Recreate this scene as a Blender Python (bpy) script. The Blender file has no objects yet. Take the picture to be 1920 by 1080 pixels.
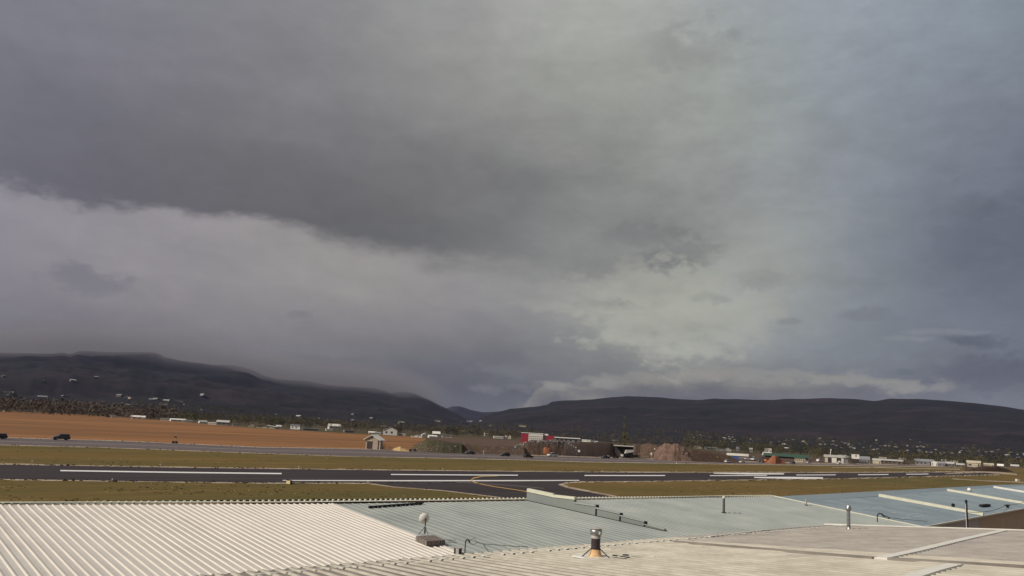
import bpy, bmesh, math, random
from mathutils import Vector, Matrix, noise
random.seed(7)
R = math.radians
scene = bpy.context.scene
C = scene.collection

# ------------------------------------------------------------------ camera
F = 1480.0                      # focal length in pixels of the 1920 wide photograph
ROLL, PITCH = R(3.18), R(10.27)
CAM = Vector((0, 0, 10.0))
fw = Vector((0, math.cos(PITCH), math.sin(PITCH)))
rw = Vector((1, 0, 0))
up0 = rw.cross(fw)
cr = math.cos(ROLL) * rw + math.sin(ROLL) * up0
cu = -math.sin(ROLL) * rw + math.cos(ROLL) * up0
cam = bpy.data.cameras.new('camera')
cam.sensor_width = 36
cam.lens = F / 1920 * 36
cam.clip_start = 0.1
cam.clip_end = 60000
camo = bpy.data.objects.new('camera', cam)
m = Matrix.Identity(4)
for i in range(3):
    m[i][0] = cr[i]; m[i][1] = cu[i]; m[i][2] = -fw[i]; m[i][3] = CAM[i]
camo.matrix_world = m
C.objects.link(camo)
scene.camera = camo

def ray(px, py):
    return (fw + cr * ((px - 960) / F) + cu * ((540 - py) / F)).normalized()
def azel(px, py):
    d = ray(px, py)
    return math.degrees(math.atan2(d.x, d.y)), math.degrees(math.asin(d.z))
def to_px(p):
    d = Vector(p) - CAM
    z = d.dot(fw)
    return 960 + F * d.dot(cr) / z, 540 - F * d.dot(cu) / z, z
def onz(px, py, z=0.0):
    d = ray(px, py)
    t = (z - CAM.z) / d.z
    return CAM + d * t
def onplane(px, py, p0, n):
    d = ray(px, py)
    return CAM + d * ((p0 - CAM).dot(n) / d.dot(n))

# ------------------------------------------------------------------ colour handling, exposure
scene.view_settings.view_transform = 'Standard'
scene.view_settings.look = 'None'
scene.view_settings.exposure = 0
scene.view_settings.gamma = 1
scene.view_settings.use_curve_mapping = False

# ------------------------------------------------------------------ sun
SUN_AZ, SUN_EL = R(243), R(37)        # azimuth clockwise from +Y
sd = Vector((math.sin(SUN_AZ) * math.cos(SUN_EL), math.cos(SUN_AZ) * math.cos(SUN_EL), math.sin(SUN_EL)))
sun = bpy.data.lights.new('sun', 'SUN')
sun.energy = 3.7
sun.angle = R(0.55)
sun.color = (1.0, 0.93, 0.82)
suno = bpy.data.objects.new('sun', sun)
suno.rotation_euler = sd.to_track_quat('Z', 'Y').to_euler()
C.objects.link(suno)

# ------------------------------------------------------------------ world: storm clouds over a Nishita sky
world = bpy.data.worlds.new('World')
scene.world = world
world.use_nodes = True
wt = world.node_tree
wt.nodes.clear()

class E:                                   # tiny expression builder over math nodes
    tree = wt
    def __init__(s, sock): s.s = sock
    @staticmethod
    def op(o, *a, clamp=False):
        n = E.tree.nodes.new('ShaderNodeMath'); n.operation = o; n.use_clamp = clamp
        for i, v in enumerate(a):
            if isinstance(v, E): E.tree.links.new(v.s, n.inputs[i])
            else: n.inputs[i].default_value = v
        return E(n.outputs[0])
    def __add__(s, o): return E.op('ADD', s, o)
    __radd__ = __add__
    def __mul__(s, o): return E.op('MULTIPLY', s, o)
    __rmul__ = __mul__
    def __sub__(s, o): return E.op('SUBTRACT', s, o)
    def __rsub__(s, o): return E.op('SUBTRACT', o, s)
    def __truediv__(s, o): return E.op('DIVIDE', s, o)
def sstep(x, a, b):
    n = E.tree.nodes.new('ShaderNodeMapRange'); n.interpolation_type = 'SMOOTHSTEP'
    E.tree.links.new(x.s, n.inputs['Value'])
    for k, v in (('From Min', a), ('From Max', b)):
        if isinstance(v, E): E.tree.links.new(v.s, n.inputs[k])
        else: n.inputs[k].default_value = v
    return E(n.outputs['Result'])
def lstep(x, a, b, c=0.0, d=1.0):
    n = E.tree.nodes.new('ShaderNodeMapRange')
    E.tree.links.new(x.s, n.inputs['Value'])
    n.inputs['From Min'].default_value = a; n.inputs['From Max'].default_value = b
    n.inputs['To Min'].default_value = c; n.inputs['To Max'].default_value = d
    return E(n.outputs['Result'])
def cmix(f, a, b, mode='MIX'):
    n = E.tree.nodes.new('ShaderNodeMix'); n.data_type = 'RGBA'; n.blend_type = mode
    n.clamp_factor = True
    for k, v in ((0, f), (6, a), (7, b)):
        if isinstance(v, E): E.tree.links.new(v.s, n.inputs[k])
        elif k == 0: n.inputs[k].default_value = v
        else: n.inputs[k].default_value = (*v, 1)
    return E(n.outputs[2])
def comb(x, y, z):
    n = E.tree.nodes.new('ShaderNodeCombineXYZ')
    for i, v in enumerate((x, y, z)):
        if isinstance(v, E): E.tree.links.new(v.s, n.inputs[i])
        else: n.inputs[i].default_value = v
    return E(n.outputs[0])
def noi(vec, scale, detail=4, rough=0.55, dist=0.0):
    n = E.tree.nodes.new('ShaderNodeTexNoise')
    E.tree.links.new(vec.s, n.inputs['Vector'])
    n.inputs['Scale'].default_value = scale; n.inputs['Detail'].default_value = detail
    n.inputs['Roughness'].default_value = rough; n.inputs['Distortion'].default_value = dist
    return E(n.outputs[0])
def s2l(c):
    return tuple(((v / 255) / 12.92 if v / 255 <= 0.04045 else ((v / 255 + 0.055) / 1.055) ** 2.4) for v in c)

tc = wt.nodes.new('ShaderNodeTexCoord')
sp = wt.nodes.new('ShaderNodeSeparateXYZ')
wt.links.new(tc.outputs['Generated'], sp.inputs[0])
dx, dy, dz = E(sp.outputs[0]), E(sp.outputs[1]), E(sp.outputs[2])
AZ = E.op('ARCTAN2', dx, dy) * (180 / math.pi)
EL = E.op('ARCSINE', dz) * (180 / math.pi)
# noise lives in direction space, flattened so that clouds stretch along the horizon
nv = comb(dx, dy, dz * 2.2)
n1 = noi(nv, 3.2, 6, 0.55)
nvb = comb(dx + 5.0, dy + 3.0, dz * 2.2)
n2 = noi(nvb, 3.2, 6, 0.55)
n3 = noi(comb(dx, dy, dz * 2.3), 10.0, 8, 0.60, 0.25)
n4 = noi(comb(dx + 2.0, dy, dz * 2.0), 24.0, 6, 0.6)
AZw = AZ + (n1 - 0.5) * 9.0 + (n3 - 0.5) * 3.0
ELw = EL + (n2 - 0.5) * 6.0 + (n4 - 0.5) * 2.2

# colours of the cloud layers as seen over the valley; a coarse table of (x, y) -> colour, read off at az/el
XS = [0, 160, 320, 480, 640, 800, 960, 1120, 1280, 1440, 1600, 1760, 1920]
SKY_ROWS = []   # filled below
#SKYTABLE
TU = {   # upper deck
 0:   [(125,126,137),(128,128,139),(132,132,140),(135,135,141),(140,140,143),(154,155,156),(169,171,167),(172,175,169),(165,170,168),(152,160,167),(148,157,168),(143,153,165),(125,140,152)],
 150: [(116,116,128),(119,118,129),(125,123,132),(128,127,132),(131,130,132),(140,140,139),(151,153,148),(158,161,152),(154,159,153),(154,162,159),(137,146,157),(128,138,150),(117,128,142)],
 250: [(104,104,117),(106,105,115),(109,107,112),(114,112,115),(122,120,123),(130,128,131),(143,145,141),(151,153,149),(153,157,153),(153,161,159),(137,145,155),(127,134,146),(113,121,136)],
 350: [(110,108,116),(104,101,110),(102,100,106),(102,101,104),(106,105,106),(109,108,109),(117,117,117),(136,138,135),(144,147,144),(147,151,152),(140,148,156),(116,123,136),(99,106,121)],
 450: [(110,108,114),(104,101,108),(101,99,104),(99,98,101),(98,98,98),(100,100,100),(114,114,114),(138,140,137),(132,134,132),(156,161,156),(131,138,148),(108,115,129),(88,96,111)],
 520: [(110,108,114),(104,101,108),(101,99,104),(99,98,101),(98,98,98),(101,101,101),(112,112,112),(136,137,134),(148,150,143),(156,160,156),(128,135,145),(108,115,129),(90,97,112)],
}
TL = {   # lower deck
 330: [(146,142,152),(147,143,151),(149,145,150),(152,148,149),(154,150,148),(150,147,145),(140,139,138),(140,142,139),(144,147,144),(148,152,152),(138,146,154),(116,123,136),(99,106,121)],
 450: [(144,140,150),(146,142,149),(150,146,150),(153,149,149),(155,151,149),(152,149,147),(140,139,138),(145,147,143),(136,138,136),(158,163,157),(131,138,148),(108,115,129),(88,96,111)],
 500: [(136,132,141),(134,130,138),(147,143,146),(152,148,149),(156,152,149),(153,150,148),(142,141,141),(146,147,143),(156,158,149),(158,163,157),(130,137,147),(108,115,129),(90,98,113)],
 550: [(130,126,134),(128,124,132),(146,141,145),(151,147,148),(151,147,145),(149,145,144),(145,143,144),(163,165,155),(168,170,158),(157,162,157),(126,133,143),(110,117,130),(92,100,117)],
 620: [(113,109,118),(118,114,122),(129,124,129),(132,128,130),(133,129,131),(130,127,129),(125,125,128),(147,149,144),(166,169,156),(148,153,152),(124,131,140),(112,119,131),(104,110,127)],
 670: [(104,102,110),(106,104,111),(112,109,115),(118,115,118),(116,114,117),(108,107,112),(106,107,113),(124,125,126),(150,151,144),(140,144,144),(124,131,139),(116,122,133),(98,101,117)],
 720: [(96,94,103),(98,96,103),(102,100,106),(108,106,110),(97,96,102),(86,87,94),(95,97,102),(118,118,118),(126,126,123),(118,120,122),(110,114,120),(100,104,114),(90,93,107)],
 770: [(90,90,100),(92,90,100),(96,94,102),(100,98,104),(90,90,98),(102,105,114),(108,112,120),(116,118,121),(118,118,118),(112,114,116),(106,110,116),(98,102,112),(120,124,136)],
}
def sample(T, px, py):
    ys = sorted(T)
    px = min(max(px, 0), 1920); py = min(max(py, ys[0]), ys[-1])
    j = max(i for i in range(len(ys)) if ys[i] <= py); j2 = min(j + 1, len(ys) - 1)
    fy = 0 if j == j2 else (py - ys[j]) / (ys[j2] - ys[j])
    i = min(int(px // 160), 11); fx = px / 160 - i
    out = []
    for k in range(3):
        a = T[ys[j]][i][k] * (1 - fx) + T[ys[j]][i + 1][k] * fx
        b = T[ys[j2]][i][k] * (1 - fx) + T[ys[j2]][i + 1][k] * fx
        out.append(a * (1 - fy) + b * fy)
    return s2l(out)
def dir_px(az, el):
    a, e = R(az), R(el)
    d = Vector((math.sin(a) * math.cos(e), math.cos(a) * math.cos(e), math.sin(e)))
    z = max(d.dot(fw), 0.2)
    return 960 + F * d.dot(cr) / z, 540 - F * d.dot(cu) / z
def layer(T, els, azw, elw):
    col = None
    for k, el in enumerate(els):
        n = wt.nodes.new('ShaderNodeValToRGB')
        n.color_ramp.interpolation = 'B_SPLINE'
        wt.links.new(lstep(azw, -60, 60).s, n.inputs[0])
        azs = list(range(-36, 37, 6))
        cr_ = n.color_ramp
        while len(cr_.elements) < len(azs) + 2: cr_.elements.new(0.5)
        mean = s2l((124, 126, 133))
        stops = [(-56, mean)] + [(a, sample(T, *dir_px(a, el))) for a in azs] + [(56, mean)]
        for e_, (a, c) in zip(cr_.elements, stops):
            e_.position = (a + 60) / 120
        for e_, (a, c) in zip(cr_.elements, stops):
            e_.color = (*c, 1)
        c = E(n.outputs[0])
        col = c if col is None else cmix(lstep(elw, els[k - 1], el), col, c)
    return col
upper = layer(TU, [6, 10, 14, 18, 22, 26, 30], AZw, ELw)
lower = layer(TL, [-1, 1, 3, 5, 7, 9, 12, 16, 20], AZ + (n1 - 0.5) * 10.0 + (n3 - 0.5) * 4.0, EL + (n2 - 0.5) * 2.2 + (n4 - 0.5) * 1.6)
# underside line of the dark upper deck
def fcurve(x, pts, lo, hi, x0=-60, x1=60):
    n = E.tree.nodes.new('ShaderNodeFloatCurve')
    cv = n.mapping.curves[0]
    P = [((a - x0) / (x1 - x0), (e - lo) / (hi - lo)) for a, e in pts]
    cv.points[0].location = P[0]; cv.points[1].location = P[-1]
    for p in P[1:-1]: cv.points.new(*p)
    n.mapping.update()
    E.tree.links.new(lstep(x, x0, x1).s, n.inputs['Value'])
    return lstep(E(n.outputs[0]), 0, 1, lo, hi)
edge_px = [(0, 338), (130, 366), (230, 384), (350, 390), (430, 398), (520, 420), (620, 448), (700, 464), (780, 478), (840, 488), (900, 486), (960, 500), (1030, 516), (1090, 520), (1160, 508), (1230, 506), (1300, 494), (1370, 474), (1460, 430)]
ed = [azel(*p) for p in edge_px]
ed = [(-60, ed[0][1] + 3)] + ed + [(24, 16), (60, 16)]
EDGE = fcurve(AZ, ed, -2, 30)
dd = EL - EDGE + (n2 - 0.5) * 3.0 + (n3 - 0.5) * lstep(AZ, -8, 8, 3.4, 8.0) + (n4 - 0.5) * lstep(AZ, -8, 8, 1.6, 3.6)
soft = lstep(AZ, -22, 8, 0.6, 2.2)
fu = sstep(dd, soft * -1.0, soft * 0.9)
col = cmix(fu, lower, upper)
# low cumulus bank over the eastern ridge
top_px = [(700, 830), (900, 800), (975, 762), (1012, 724), (1040, 712), (1085, 722), (1130, 709), (1180, 702), (1240, 706), (1300, 697), (1360, 694), (1420, 703), (1480, 699), (1560, 708), (1620, 702), (1700, 712), (1800, 735), (1900, 770)]
tp = [azel(*p) for p in top_px]
n6 = noi(comb(dx, dy, dz * 1.3), 26.0, 3, 0.5)
TOP = fcurve(AZ, [(-60, -1)] + tp + [(60, -1)], -2, 8)
n5 = noi(comb(dx, dy, dz * 1.6), 40.0, 5, 0.6)
dc = TOP - EL + (n5 - 0.5) * 1.3 + (n6 - 0.5) * 2.6
bank = sstep(dc, -0.08, 0.3)
bankcol = cmix(sstep(dc, 0.1, 1.9), s2l((138, 135, 127)), s2l((98, 98, 103)))
side = sstep(AZ, 16, 30)
bankcol = cmix(side, bankcol, s2l((104, 108, 118)))
col = cmix(bank * 0.85, col, bankcol)
# small detached puffs over the gap between the ranges
for (px, py, sx, sy, c, k) in [(915, 729, 26, 10, (118, 119, 122), .75), (975, 729, 20, 9, (118, 119, 122), .7), (945, 695, 60, 12, (118, 120, 124), .5),
                               (1340, 557, 32, 9, (128, 131, 130), .7), (1475, 601, 26, 7, (128, 132, 134), .7), (1420, 525, 40, 16, (132, 136, 138), .6),
                               (1275, 472, 62, 30, (116, 117, 118), .5), (1180, 440, 60, 18, (122, 124, 123), .6), (1225, 485, 50, 14, (118, 119, 120), .6), (1120, 500, 60, 16, (128, 129, 127), .6), (1200, 548, 50, 7, (140, 141, 133), .5), (1170, 575, 70, 7, (142, 143, 136), .5), (1135, 570, 60, 8, (136, 137, 133), .6), (1180, 545, 120, 14, (160, 161, 152), .4),
                               (1290, 90, 90, 34, (138, 141, 140), .45), (160, 525, 60, 22, (118, 115, 124), .75), (560, 592, 22, 7, (124, 122, 125), .6),
                               (1830, 640, 44, 12, (88, 91, 106), .8), (1625, 590, 40, 12, (112, 117, 126), .6), (1700, 695, 18, 5, (92, 102, 108), .6),
                               (1770, 622, 60, 5, (132, 137, 145), .5), (1700, 635, 40, 4, (134, 139, 146), .5), (1870, 700, 90, 24, (84, 86, 102), .6),
                               (1880, 400, 90, 50, (100, 105, 118), .5), (560, 688, 90, 12, (104, 103, 110), .5), (640, 660, 60, 9, (124, 122, 126), .4),
                               (1060, 575, 80, 12, (160, 161, 152), .5), (1230, 640, 40, 40, (166, 166, 155), .3), (1265, 585, 150, 80, (172, 173, 160), .55), (1420, 480, 90, 60, (160, 164, 158), .35), (1890, 470, 110, 60, (92, 98, 111), .4), (890, 745, 110, 22, (84, 85, 93), .5)] + [(x, y, w, 11, (152, 150, 143), .6) for x, y, w in ((1045, 722, 36), (1130, 716, 40), (1205, 711, 44), (1300, 705, 46), (1375, 702, 50), (1480, 707, 56), (1590, 712, 60), (1700, 722, 50))] + [(x, y, w, 7, (102, 102, 107), .45) for x, y, w in ((1120, 738, 60), (1250, 733, 80), (1400, 734, 90), (1560, 735, 90))]:
    a0, e0 = azel(px, py)
    sa, se = sx / F * 57.3, sy / F * 57.3
    q = E.op('POWER', (AZ - a0 + (n4 - 0.5) * sa * 2.2 + (n5 - 0.5) * sa) / sa, 2.0) + E.op('POWER', (EL - e0 + (n5 - 0.5) * se * 3.5 + (n3 - 0.5) * se * 2) / se, 2.0)
    col = cmix(sstep(q, 1.9, 0.0) * k, col, s2l(c))
# fine billow shading
rt = sstep(AZ, -4, 16)
f = lstep(n3, 0.3, 0.7, 0.94, 1.06) * (1.0 + (n3 - 0.5) * 0.20 * rt) * lstep(n5, 0.3, 0.7, 0.975, 1.025) * (1.0 + (n4 - 0.5) * 0.22 * rt) * lstep(n1, 0.3, 0.7, 0.95, 1.05)
col = cmix(1.0, col, (1.03, 1.01, 0.985), 'MULTIPLY')
sc_ = wt.nodes.new('ShaderNodeVectorMath'); sc_.operation = 'SCALE'
hs = wt.nodes.new('ShaderNodeHueSaturation'); hs.inputs['Saturation'].default_value = 0.86
wt.links.new(col.s, hs.inputs['Color']); col = E(hs.outputs[0])
wt.links.new(col.s, sc_.inputs[0]); wt.links.new(f.s, sc_.inputs['Scale'])
sky = wt.nodes.new('ShaderNodeTexSky')
sky.sky_type = 'NISHITA'; sky.sun_disc = False
sky.sun_elevation = SUN_EL; sky.sun_rotation = SUN_AZ
bg1 = wt.nodes.new('ShaderNodeBackground'); bg1.inputs[1].default_value = 0.07
wt.links.new(sky.outputs[0], bg1.inputs[0])
bg2 = wt.nodes.new('ShaderNodeBackground'); bg2.inputs[1].default_value = 1.0
wt.links.new(sc_.outputs[0], bg2.inputs[0])
mx = wt.nodes.new('ShaderNodeMixShader'); mx.inputs[0].default_value = 0.95
wt.links.new(bg1.outputs[0], mx.inputs[1]); wt.links.new(bg2.outputs[0], mx.inputs[2])
out = wt.nodes.new('ShaderNodeOutputWorld')
wt.links.new(mx.outputs[0], out.inputs[0])

# ------------------------------------------------------------------ helpers
def tag(o, label=None, cat=None, group=None, kind=None):
    for k, v in (('label', label), ('category', cat), ('group', group), ('kind', kind)):
        if v: o[k] = v
    return o
def empty(name, loc=(0, 0, 0), rz=0.0, label=None, cat=None, group=None):
    o = bpy.data.objects.new(name, None)
    o.empty_display_size = 0.2
    o.location = loc; o.rotation_euler = (0, 0, rz)
    C.objects.link(o)
    return tag(o, label, cat, group)
class MB:
    def __init__(s): s.v = []; s.f = []; s.smooth = False
    def poly(s, pts):
        b = len(s.v); s.v += [tuple(p) for p in pts]; s.f.append(tuple(range(b, b + len(pts)))); return s
    def box(s, cx, cy, cz, sx, sy, sz, rz=0.0, top=1.0, M=None):
        b = len(s.v); c, q = math.cos(rz), math.sin(rz)
        for dz in (-1, 1):
            k = top if dz > 0 else 1.0
            for ax, ay in ((-1, -1), (1, -1), (1, 1), (-1, 1)):
                x, y = ax * sx / 2 * k, ay * sy / 2 * k
                p = Vector((cx + x * c - y * q, cy + x * q + y * c, cz + dz * sz / 2))
                if M: p = M @ p
                s.v.append(tuple(p))
        for f in ((0, 3, 2, 1), (4, 5, 6, 7), (0, 1, 5, 4), (1, 2, 6, 5), (2, 3, 7, 6), (3, 0, 4, 7)):
            s.f.append(tuple(b + i for i in f))
        return s
    def tube(s, p, q, r0, r1=None, n=10, caps=True):
        p, q = Vector(p), Vector(q); r1 = r0 if r1 is None else r1
        d = (q - p).normalized()
        a = d.orthogonal().normalized(); c = d.cross(a)
        b = len(s.v)
        for pt, r in ((p, r0), (q, r1)):
            for i in range(n):
                t = 2 * math.pi * i / n
                s.v.append(tuple(pt + (a * math.cos(t) + c * math.sin(t)) * r))
        for i in range(n):
            j = (i + 1) % n
            s.f.append((b + i, b + j, b + n + j, b + n + i))
        if caps:
            s.f.append(tuple(b + i for i in reversed(range(n)))); s.f.append(tuple(b + n + i for i in range(n)))
        return s
    def path(s, pts, r, n=5):
        for a, b in zip(pts, pts[1:]): s.tube(a, b, r, n=n, caps=False)
        return s
    def lathe(s, prof, n=16, c=(0, 0, 0)):
        b = len(s.v)
        for r, z in prof:
            for i in range(n):
                t = 2 * math.pi * i / n
                s.v.append((c[0] + r * math.cos(t), c[1] + r * math.sin(t), c[2] + z))
        for k in range(len(prof) - 1):
            for i in range(n):
                j = (i + 1) % n
                s.f.append((b + k * n + i, b + k * n + j, b + (k + 1) * n + j, b + (k + 1) * n + i))
        return s
    def prism(s, prof, y0, y1):           # profile in xz, extruded along y
        b = len(s.v); n = len(prof)
        for y in (y0, y1):
            for x, z in prof: s.v.append((x, y, z))
        for i in range(n):
            j = (i + 1) % n
            s.f.append((b + i, b + j, b + n + j, b + n + i))
        s.f.append(tuple(b + i for i in reversed(range(n)))); s.f.append(tuple(b + n + i for i in range(n)))
        return s
    def mesh(s, name, mat=None):
        me = bpy.data.meshes.new(name)
        me.from_pydata([tuple(v) for v in s.v], [], s.f); me.update()
        if mat: me.materials.append(mat)
        if s.smooth:
            for p in me.polygons: p.use_smooth = True
        return me
    def build(s, name, mat, parent=None, fix=False):
        me = s.mesh(name, mat)
        if fix:
            bm = bmesh.new(); bm.from_mesh(me); bmesh.ops.recalc_face_normals(bm, faces=bm.faces); bm.to_mesh(me); bm.free()
        o = bpy.data.objects.new(name, me)
        C.objects.link(o)
        if parent: o.parent = parent
        return o
def copy_tree(o, parent=None):
    c = o.copy(); C.objects.link(c)
    if parent: c.parent = parent
    for ch in list(o.children): copy_tree(ch, c)
    return c
def inst(name, mesh, parent=None, loc=None, rz=0.0, sc=None):
    o = bpy.data.objects.new(name, mesh); C.objects.link(o)
    if parent: o.parent = parent
    if loc is not None: o.location = loc
    o.rotation_euler = (0, 0, rz)
    if sc is not None: o.scale = sc if hasattr(sc, '__len__') else (sc, sc, sc)
    return o
def lerp(a, b, t): return a + (b - a) * t

# ------------------------------------------------------------------ materials
MATS = {}
def mat(name, col, rough=0.7, metal=0.0, var=0.15, scale=3.0, col2=None, bump=0.0, bscale=None, stretch=(1, 1, 1), detail=6, coord='Object', spec=0.4, ramp=(0.35, 0.65)):
    if name in MATS: return MATS[name]
    mt = bpy.data.materials.new(name); mt.use_nodes = True
    nt = mt.node_tree; b = nt.nodes['Principled BSDF']
    b.inputs['Roughness'].default_value = rough; b.inputs['Metallic'].default_value = metal
    b.inputs['Specular IOR Level'].default_value = spec
    t = nt.nodes.new('ShaderNodeTexCoord'); mp = nt.nodes.new('ShaderNodeMapping')
    mp.inputs['Scale'].default_value = stretch
    nt.links.new(t.outputs[coord], mp.inputs[0])
    n = nt.nodes.new('ShaderNodeTexNoise'); n.inputs['Scale'].default_value = scale; n.inputs['Detail'].default_value = detail
    n.inputs['Roughness'].default_value = 0.6
    nt.links.new(mp.outputs[0], n.inputs['Vector'])
    r = nt.nodes.new('ShaderNodeValToRGB')
    c2 = col2 or tuple(min(1, c * (1 + var)) for c in col)
    c1 = col if col2 else tuple(c * (1 - var) for c in col)
    r.color_ramp.elements[0].position = ramp[0]; r.color_ramp.elements[1].position = ramp[1]
    r.color_ramp.elements[0].color = (*c1, 1); r.color_ramp.elements[1].color = (*c2, 1)
    nt.links.new(n.outputs[0], r.inputs[0]); nt.links.new(r.outputs[0], b.inputs['Base Color'])
    if bump:
        bn = nt.nodes.new('ShaderNodeTexNoise'); bn.inputs['Scale'].default_value = bscale or scale * 4
        bn.inputs['Detail'].default_value = 5
        nt.links.new(mp.outputs[0], bn.inputs['Vector'])
        bb = nt.nodes.new('ShaderNodeBump'); bb.inputs['Strength'].default_value = min(bump, 1); bb.inputs['Distance'].default_value = 0.05 * max(bump, 1)
        nt.links.new(bn.outputs[0], bb.inputs['Height']); nt.links.new(bb.outputs[0], b.inputs['Normal'])
    MATS[name] = mt
    return mt
def ground_mat(name, cols, rots=0.0, s1=0.02, s2=0.25, s3=2.0, stretch=0.15, bump=0.6):
    """three scales of noise, long along one direction (rots = that direction)"""
    mt = bpy.data.materials.new(name); mt.use_nodes = True
    nt = mt.node_tree; b = nt.nodes['Principled BSDF']
    b.inputs['Roughness'].default_value = 0.95; b.inputs['Specular IOR Level'].default_value = 0.15
    t = nt.nodes.new('ShaderNodeTexCoord'); mp = nt.nodes.new('ShaderNodeMapping')
    mp.inputs['Rotation'].default_value = (0, 0, rots); mp.inputs['Scale'].default_value = (stretch, 1, 1)
    mp0 = nt.nodes.new('ShaderNodeMapping'); mp0.vector_type = 'POINT'
    mp0.inputs['Rotation'].default_value = (0, 0, rots)
    nt.links.new(t.outputs['Object'], mp0.inputs[0])
    mp.inputs['Rotation'].default_value = (0, 0, 0)
    nt.links.new(mp0.outputs[0], mp.inputs[0])
    def nz(s, d=6):
        n = nt.nodes.new('ShaderNodeTexNoise'); n.inputs['Scale'].default_value = s; n.inputs['Detail'].default_value = d
        n.inputs['Roughness'].default_value = 0.65
        nt.links.new(mp.outputs[0], n.inputs['Vector']); return n.outputs[0]
    def mixc(f, a, c, lo=0.4, hi=0.6):
        mr = nt.nodes.new('ShaderNodeMapRange'); mr.inputs['From Min'].default_value = lo; mr.inputs['From Max'].default_value = hi
        nt.links.new(f, mr.inputs['Value'])
        mxn = nt.nodes.new('ShaderNodeMix'); mxn.data_type = 'RGBA'
        nt.links.new(mr.outputs[0], mxn.inputs[0])
        for k, v in ((6, a), (7, c)):
            if isinstance(v, tuple): mxn.inputs[k].default_value = (*v, 1)
            else: nt.links.new(v, mxn.inputs[k])
        return mxn.outputs[2]
    c = mixc(nz(s1), cols[0], cols[1])
    c = mixc(nz(s2), c, cols[2], 0.5, 0.68)
    if len(cols) > 3: c = mixc(nz(s2 * 1.7 + 0.01), c, cols[3], 0.58, 0.7)
    mul = nt.nodes.new('ShaderNodeMapRange'); mul.inputs['From Min'].default_value = 0.25; mul.inputs['From Max'].default_value = 0.75
    mul.inputs['To Min'].default_value = 0.72; mul.inputs['To Max'].default_value = 1.28
    nf = nz(s3, 8); nt.links.new(nf, mul.inputs['Value'])
    vm = nt.nodes.new('ShaderNodeVectorMath'); vm.operation = 'SCALE'
    nt.links.new(c, vm.inputs[0]); nt.links.new(mul.outputs[0], vm.inputs['Scale'])
    nt.links.new(vm.outputs[0], b.inputs['Base Color'])
    if bump:
        bb = nt.nodes.new('ShaderNodeBump'); bb.inputs['Strength'].default_value = bump; bb.inputs['Distance'].default_value = 0.15
        nt.links.new(nf, bb.inputs['Height']); nt.links.new(bb.outputs[0], b.inputs['Normal'])
    MATS[name] = mt
    return mt
RW = R(-45)       # turns noise so its long axis follows the runway (45 degrees from the view axis)
M_valley = ground_mat('valley_floor', [(0.075, 0.055, 0.032), (0.06, 0.06, 0.028), (0.12, 0.085, 0.05), (0.05, 0.05, 0.025)], RW, 0.004, 0.02, 0.2, 0.3)
M_grass = ground_mat('dry_grass', [(0.152, 0.095, 0.028), (0.102, 0.082, 0.024), (0.185, 0.125, 0.045), (0.092, 0.085, 0.022)], RW, 0.03, 0.16, 1.6, 0.14)
M_field = ground_mat('tilled_field', [(0.31, 0.142, 0.055), (0.19, 0.092, 0.040), (0.13, 0.068, 0.036), (0.35, 0.20, 0.09)], RW, 0.02, 0.06, 0.5, 0.10)
M_asph = ground_mat('runway_asphalt', [(0.050, 0.039, 0.042), (0.036, 0.029, 0.032), (0.064, 0.052, 0.052)], RW, 0.05, 0.35, 2.0, 0.03, 0.3)
M_road = ground_mat('highway_asphalt', [(0.135, 0.108, 0.108), (0.12, 0.098, 0.098), (0.155, 0.125, 0.12)], RW, 0.03, 0.3, 2.0, 0.05, 0.3)
M_gravel = ground_mat('pale_gravel', [(0.43, 0.34, 0.26), (0.24, 0.18, 0.12), (0.55, 0.46, 0.37)], RW, 0.2, 0.9, 4.0, 0.2, 0.8)
M_paint = mat('white_paint', (0.74, 0.71, 0.70), 0.7, var=0.12, scale=1.5)
M_yellow = mat('yellow_paint', (0.62, 0.36, 0.10), 0.7, var=0.12, scale=1.5)

# ------------------------------------------------------------------ ground, airfield
def sheet(name, pts, z, m_, kind='structure', parent=None):
    mb = MB(); mb.poly([(p.x, p.y, z) for p in pts])
    o = mb.build(name, m_, parent)
    me = o.data
    bm = bmesh.new(); bm.from_mesh(me); bmesh.ops.triangulate(bm, faces=bm.faces[:])
    for f_ in bm.faces:
        if f_.normal.z < 0: f_.normal_flip()
    bm.to_mesh(me); bm.free()
    if kind: o['kind'] = kind
    return o
def pxline(pts, z=0.0, step=None, jit=0.0, ext0=0.0, ext1=0.0):
    """a line on the ground through points of the photograph, resampled, optionally ragged, optionally extended"""
    P = [onz(x, y, z) for x, y in pts]
    if ext0: P.insert(0, P[0] + (P[0] - P[1]).normalized() * ext0)
    if ext1: P.append(P[-1] + (P[-1] - P[-2]).normalized() * ext1)
    if step:
        Q = []
        for a, b in zip(P, P[1:]):
            L = (b - a).length; n = max(1, int(L / step)); nn = Vector((-(b - a).y, (b - a).x, 0)).normalized()
            for i in range(n):
                p = a.lerp(b, i / n)
                if jit: p = p + nn * (noise.noise(p * 0.35) + 0.6 * noise.noise(p * 1.3)) * jit
                Q.append(p)
        Q.append(P[-1]); P = Q
    return P
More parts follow.
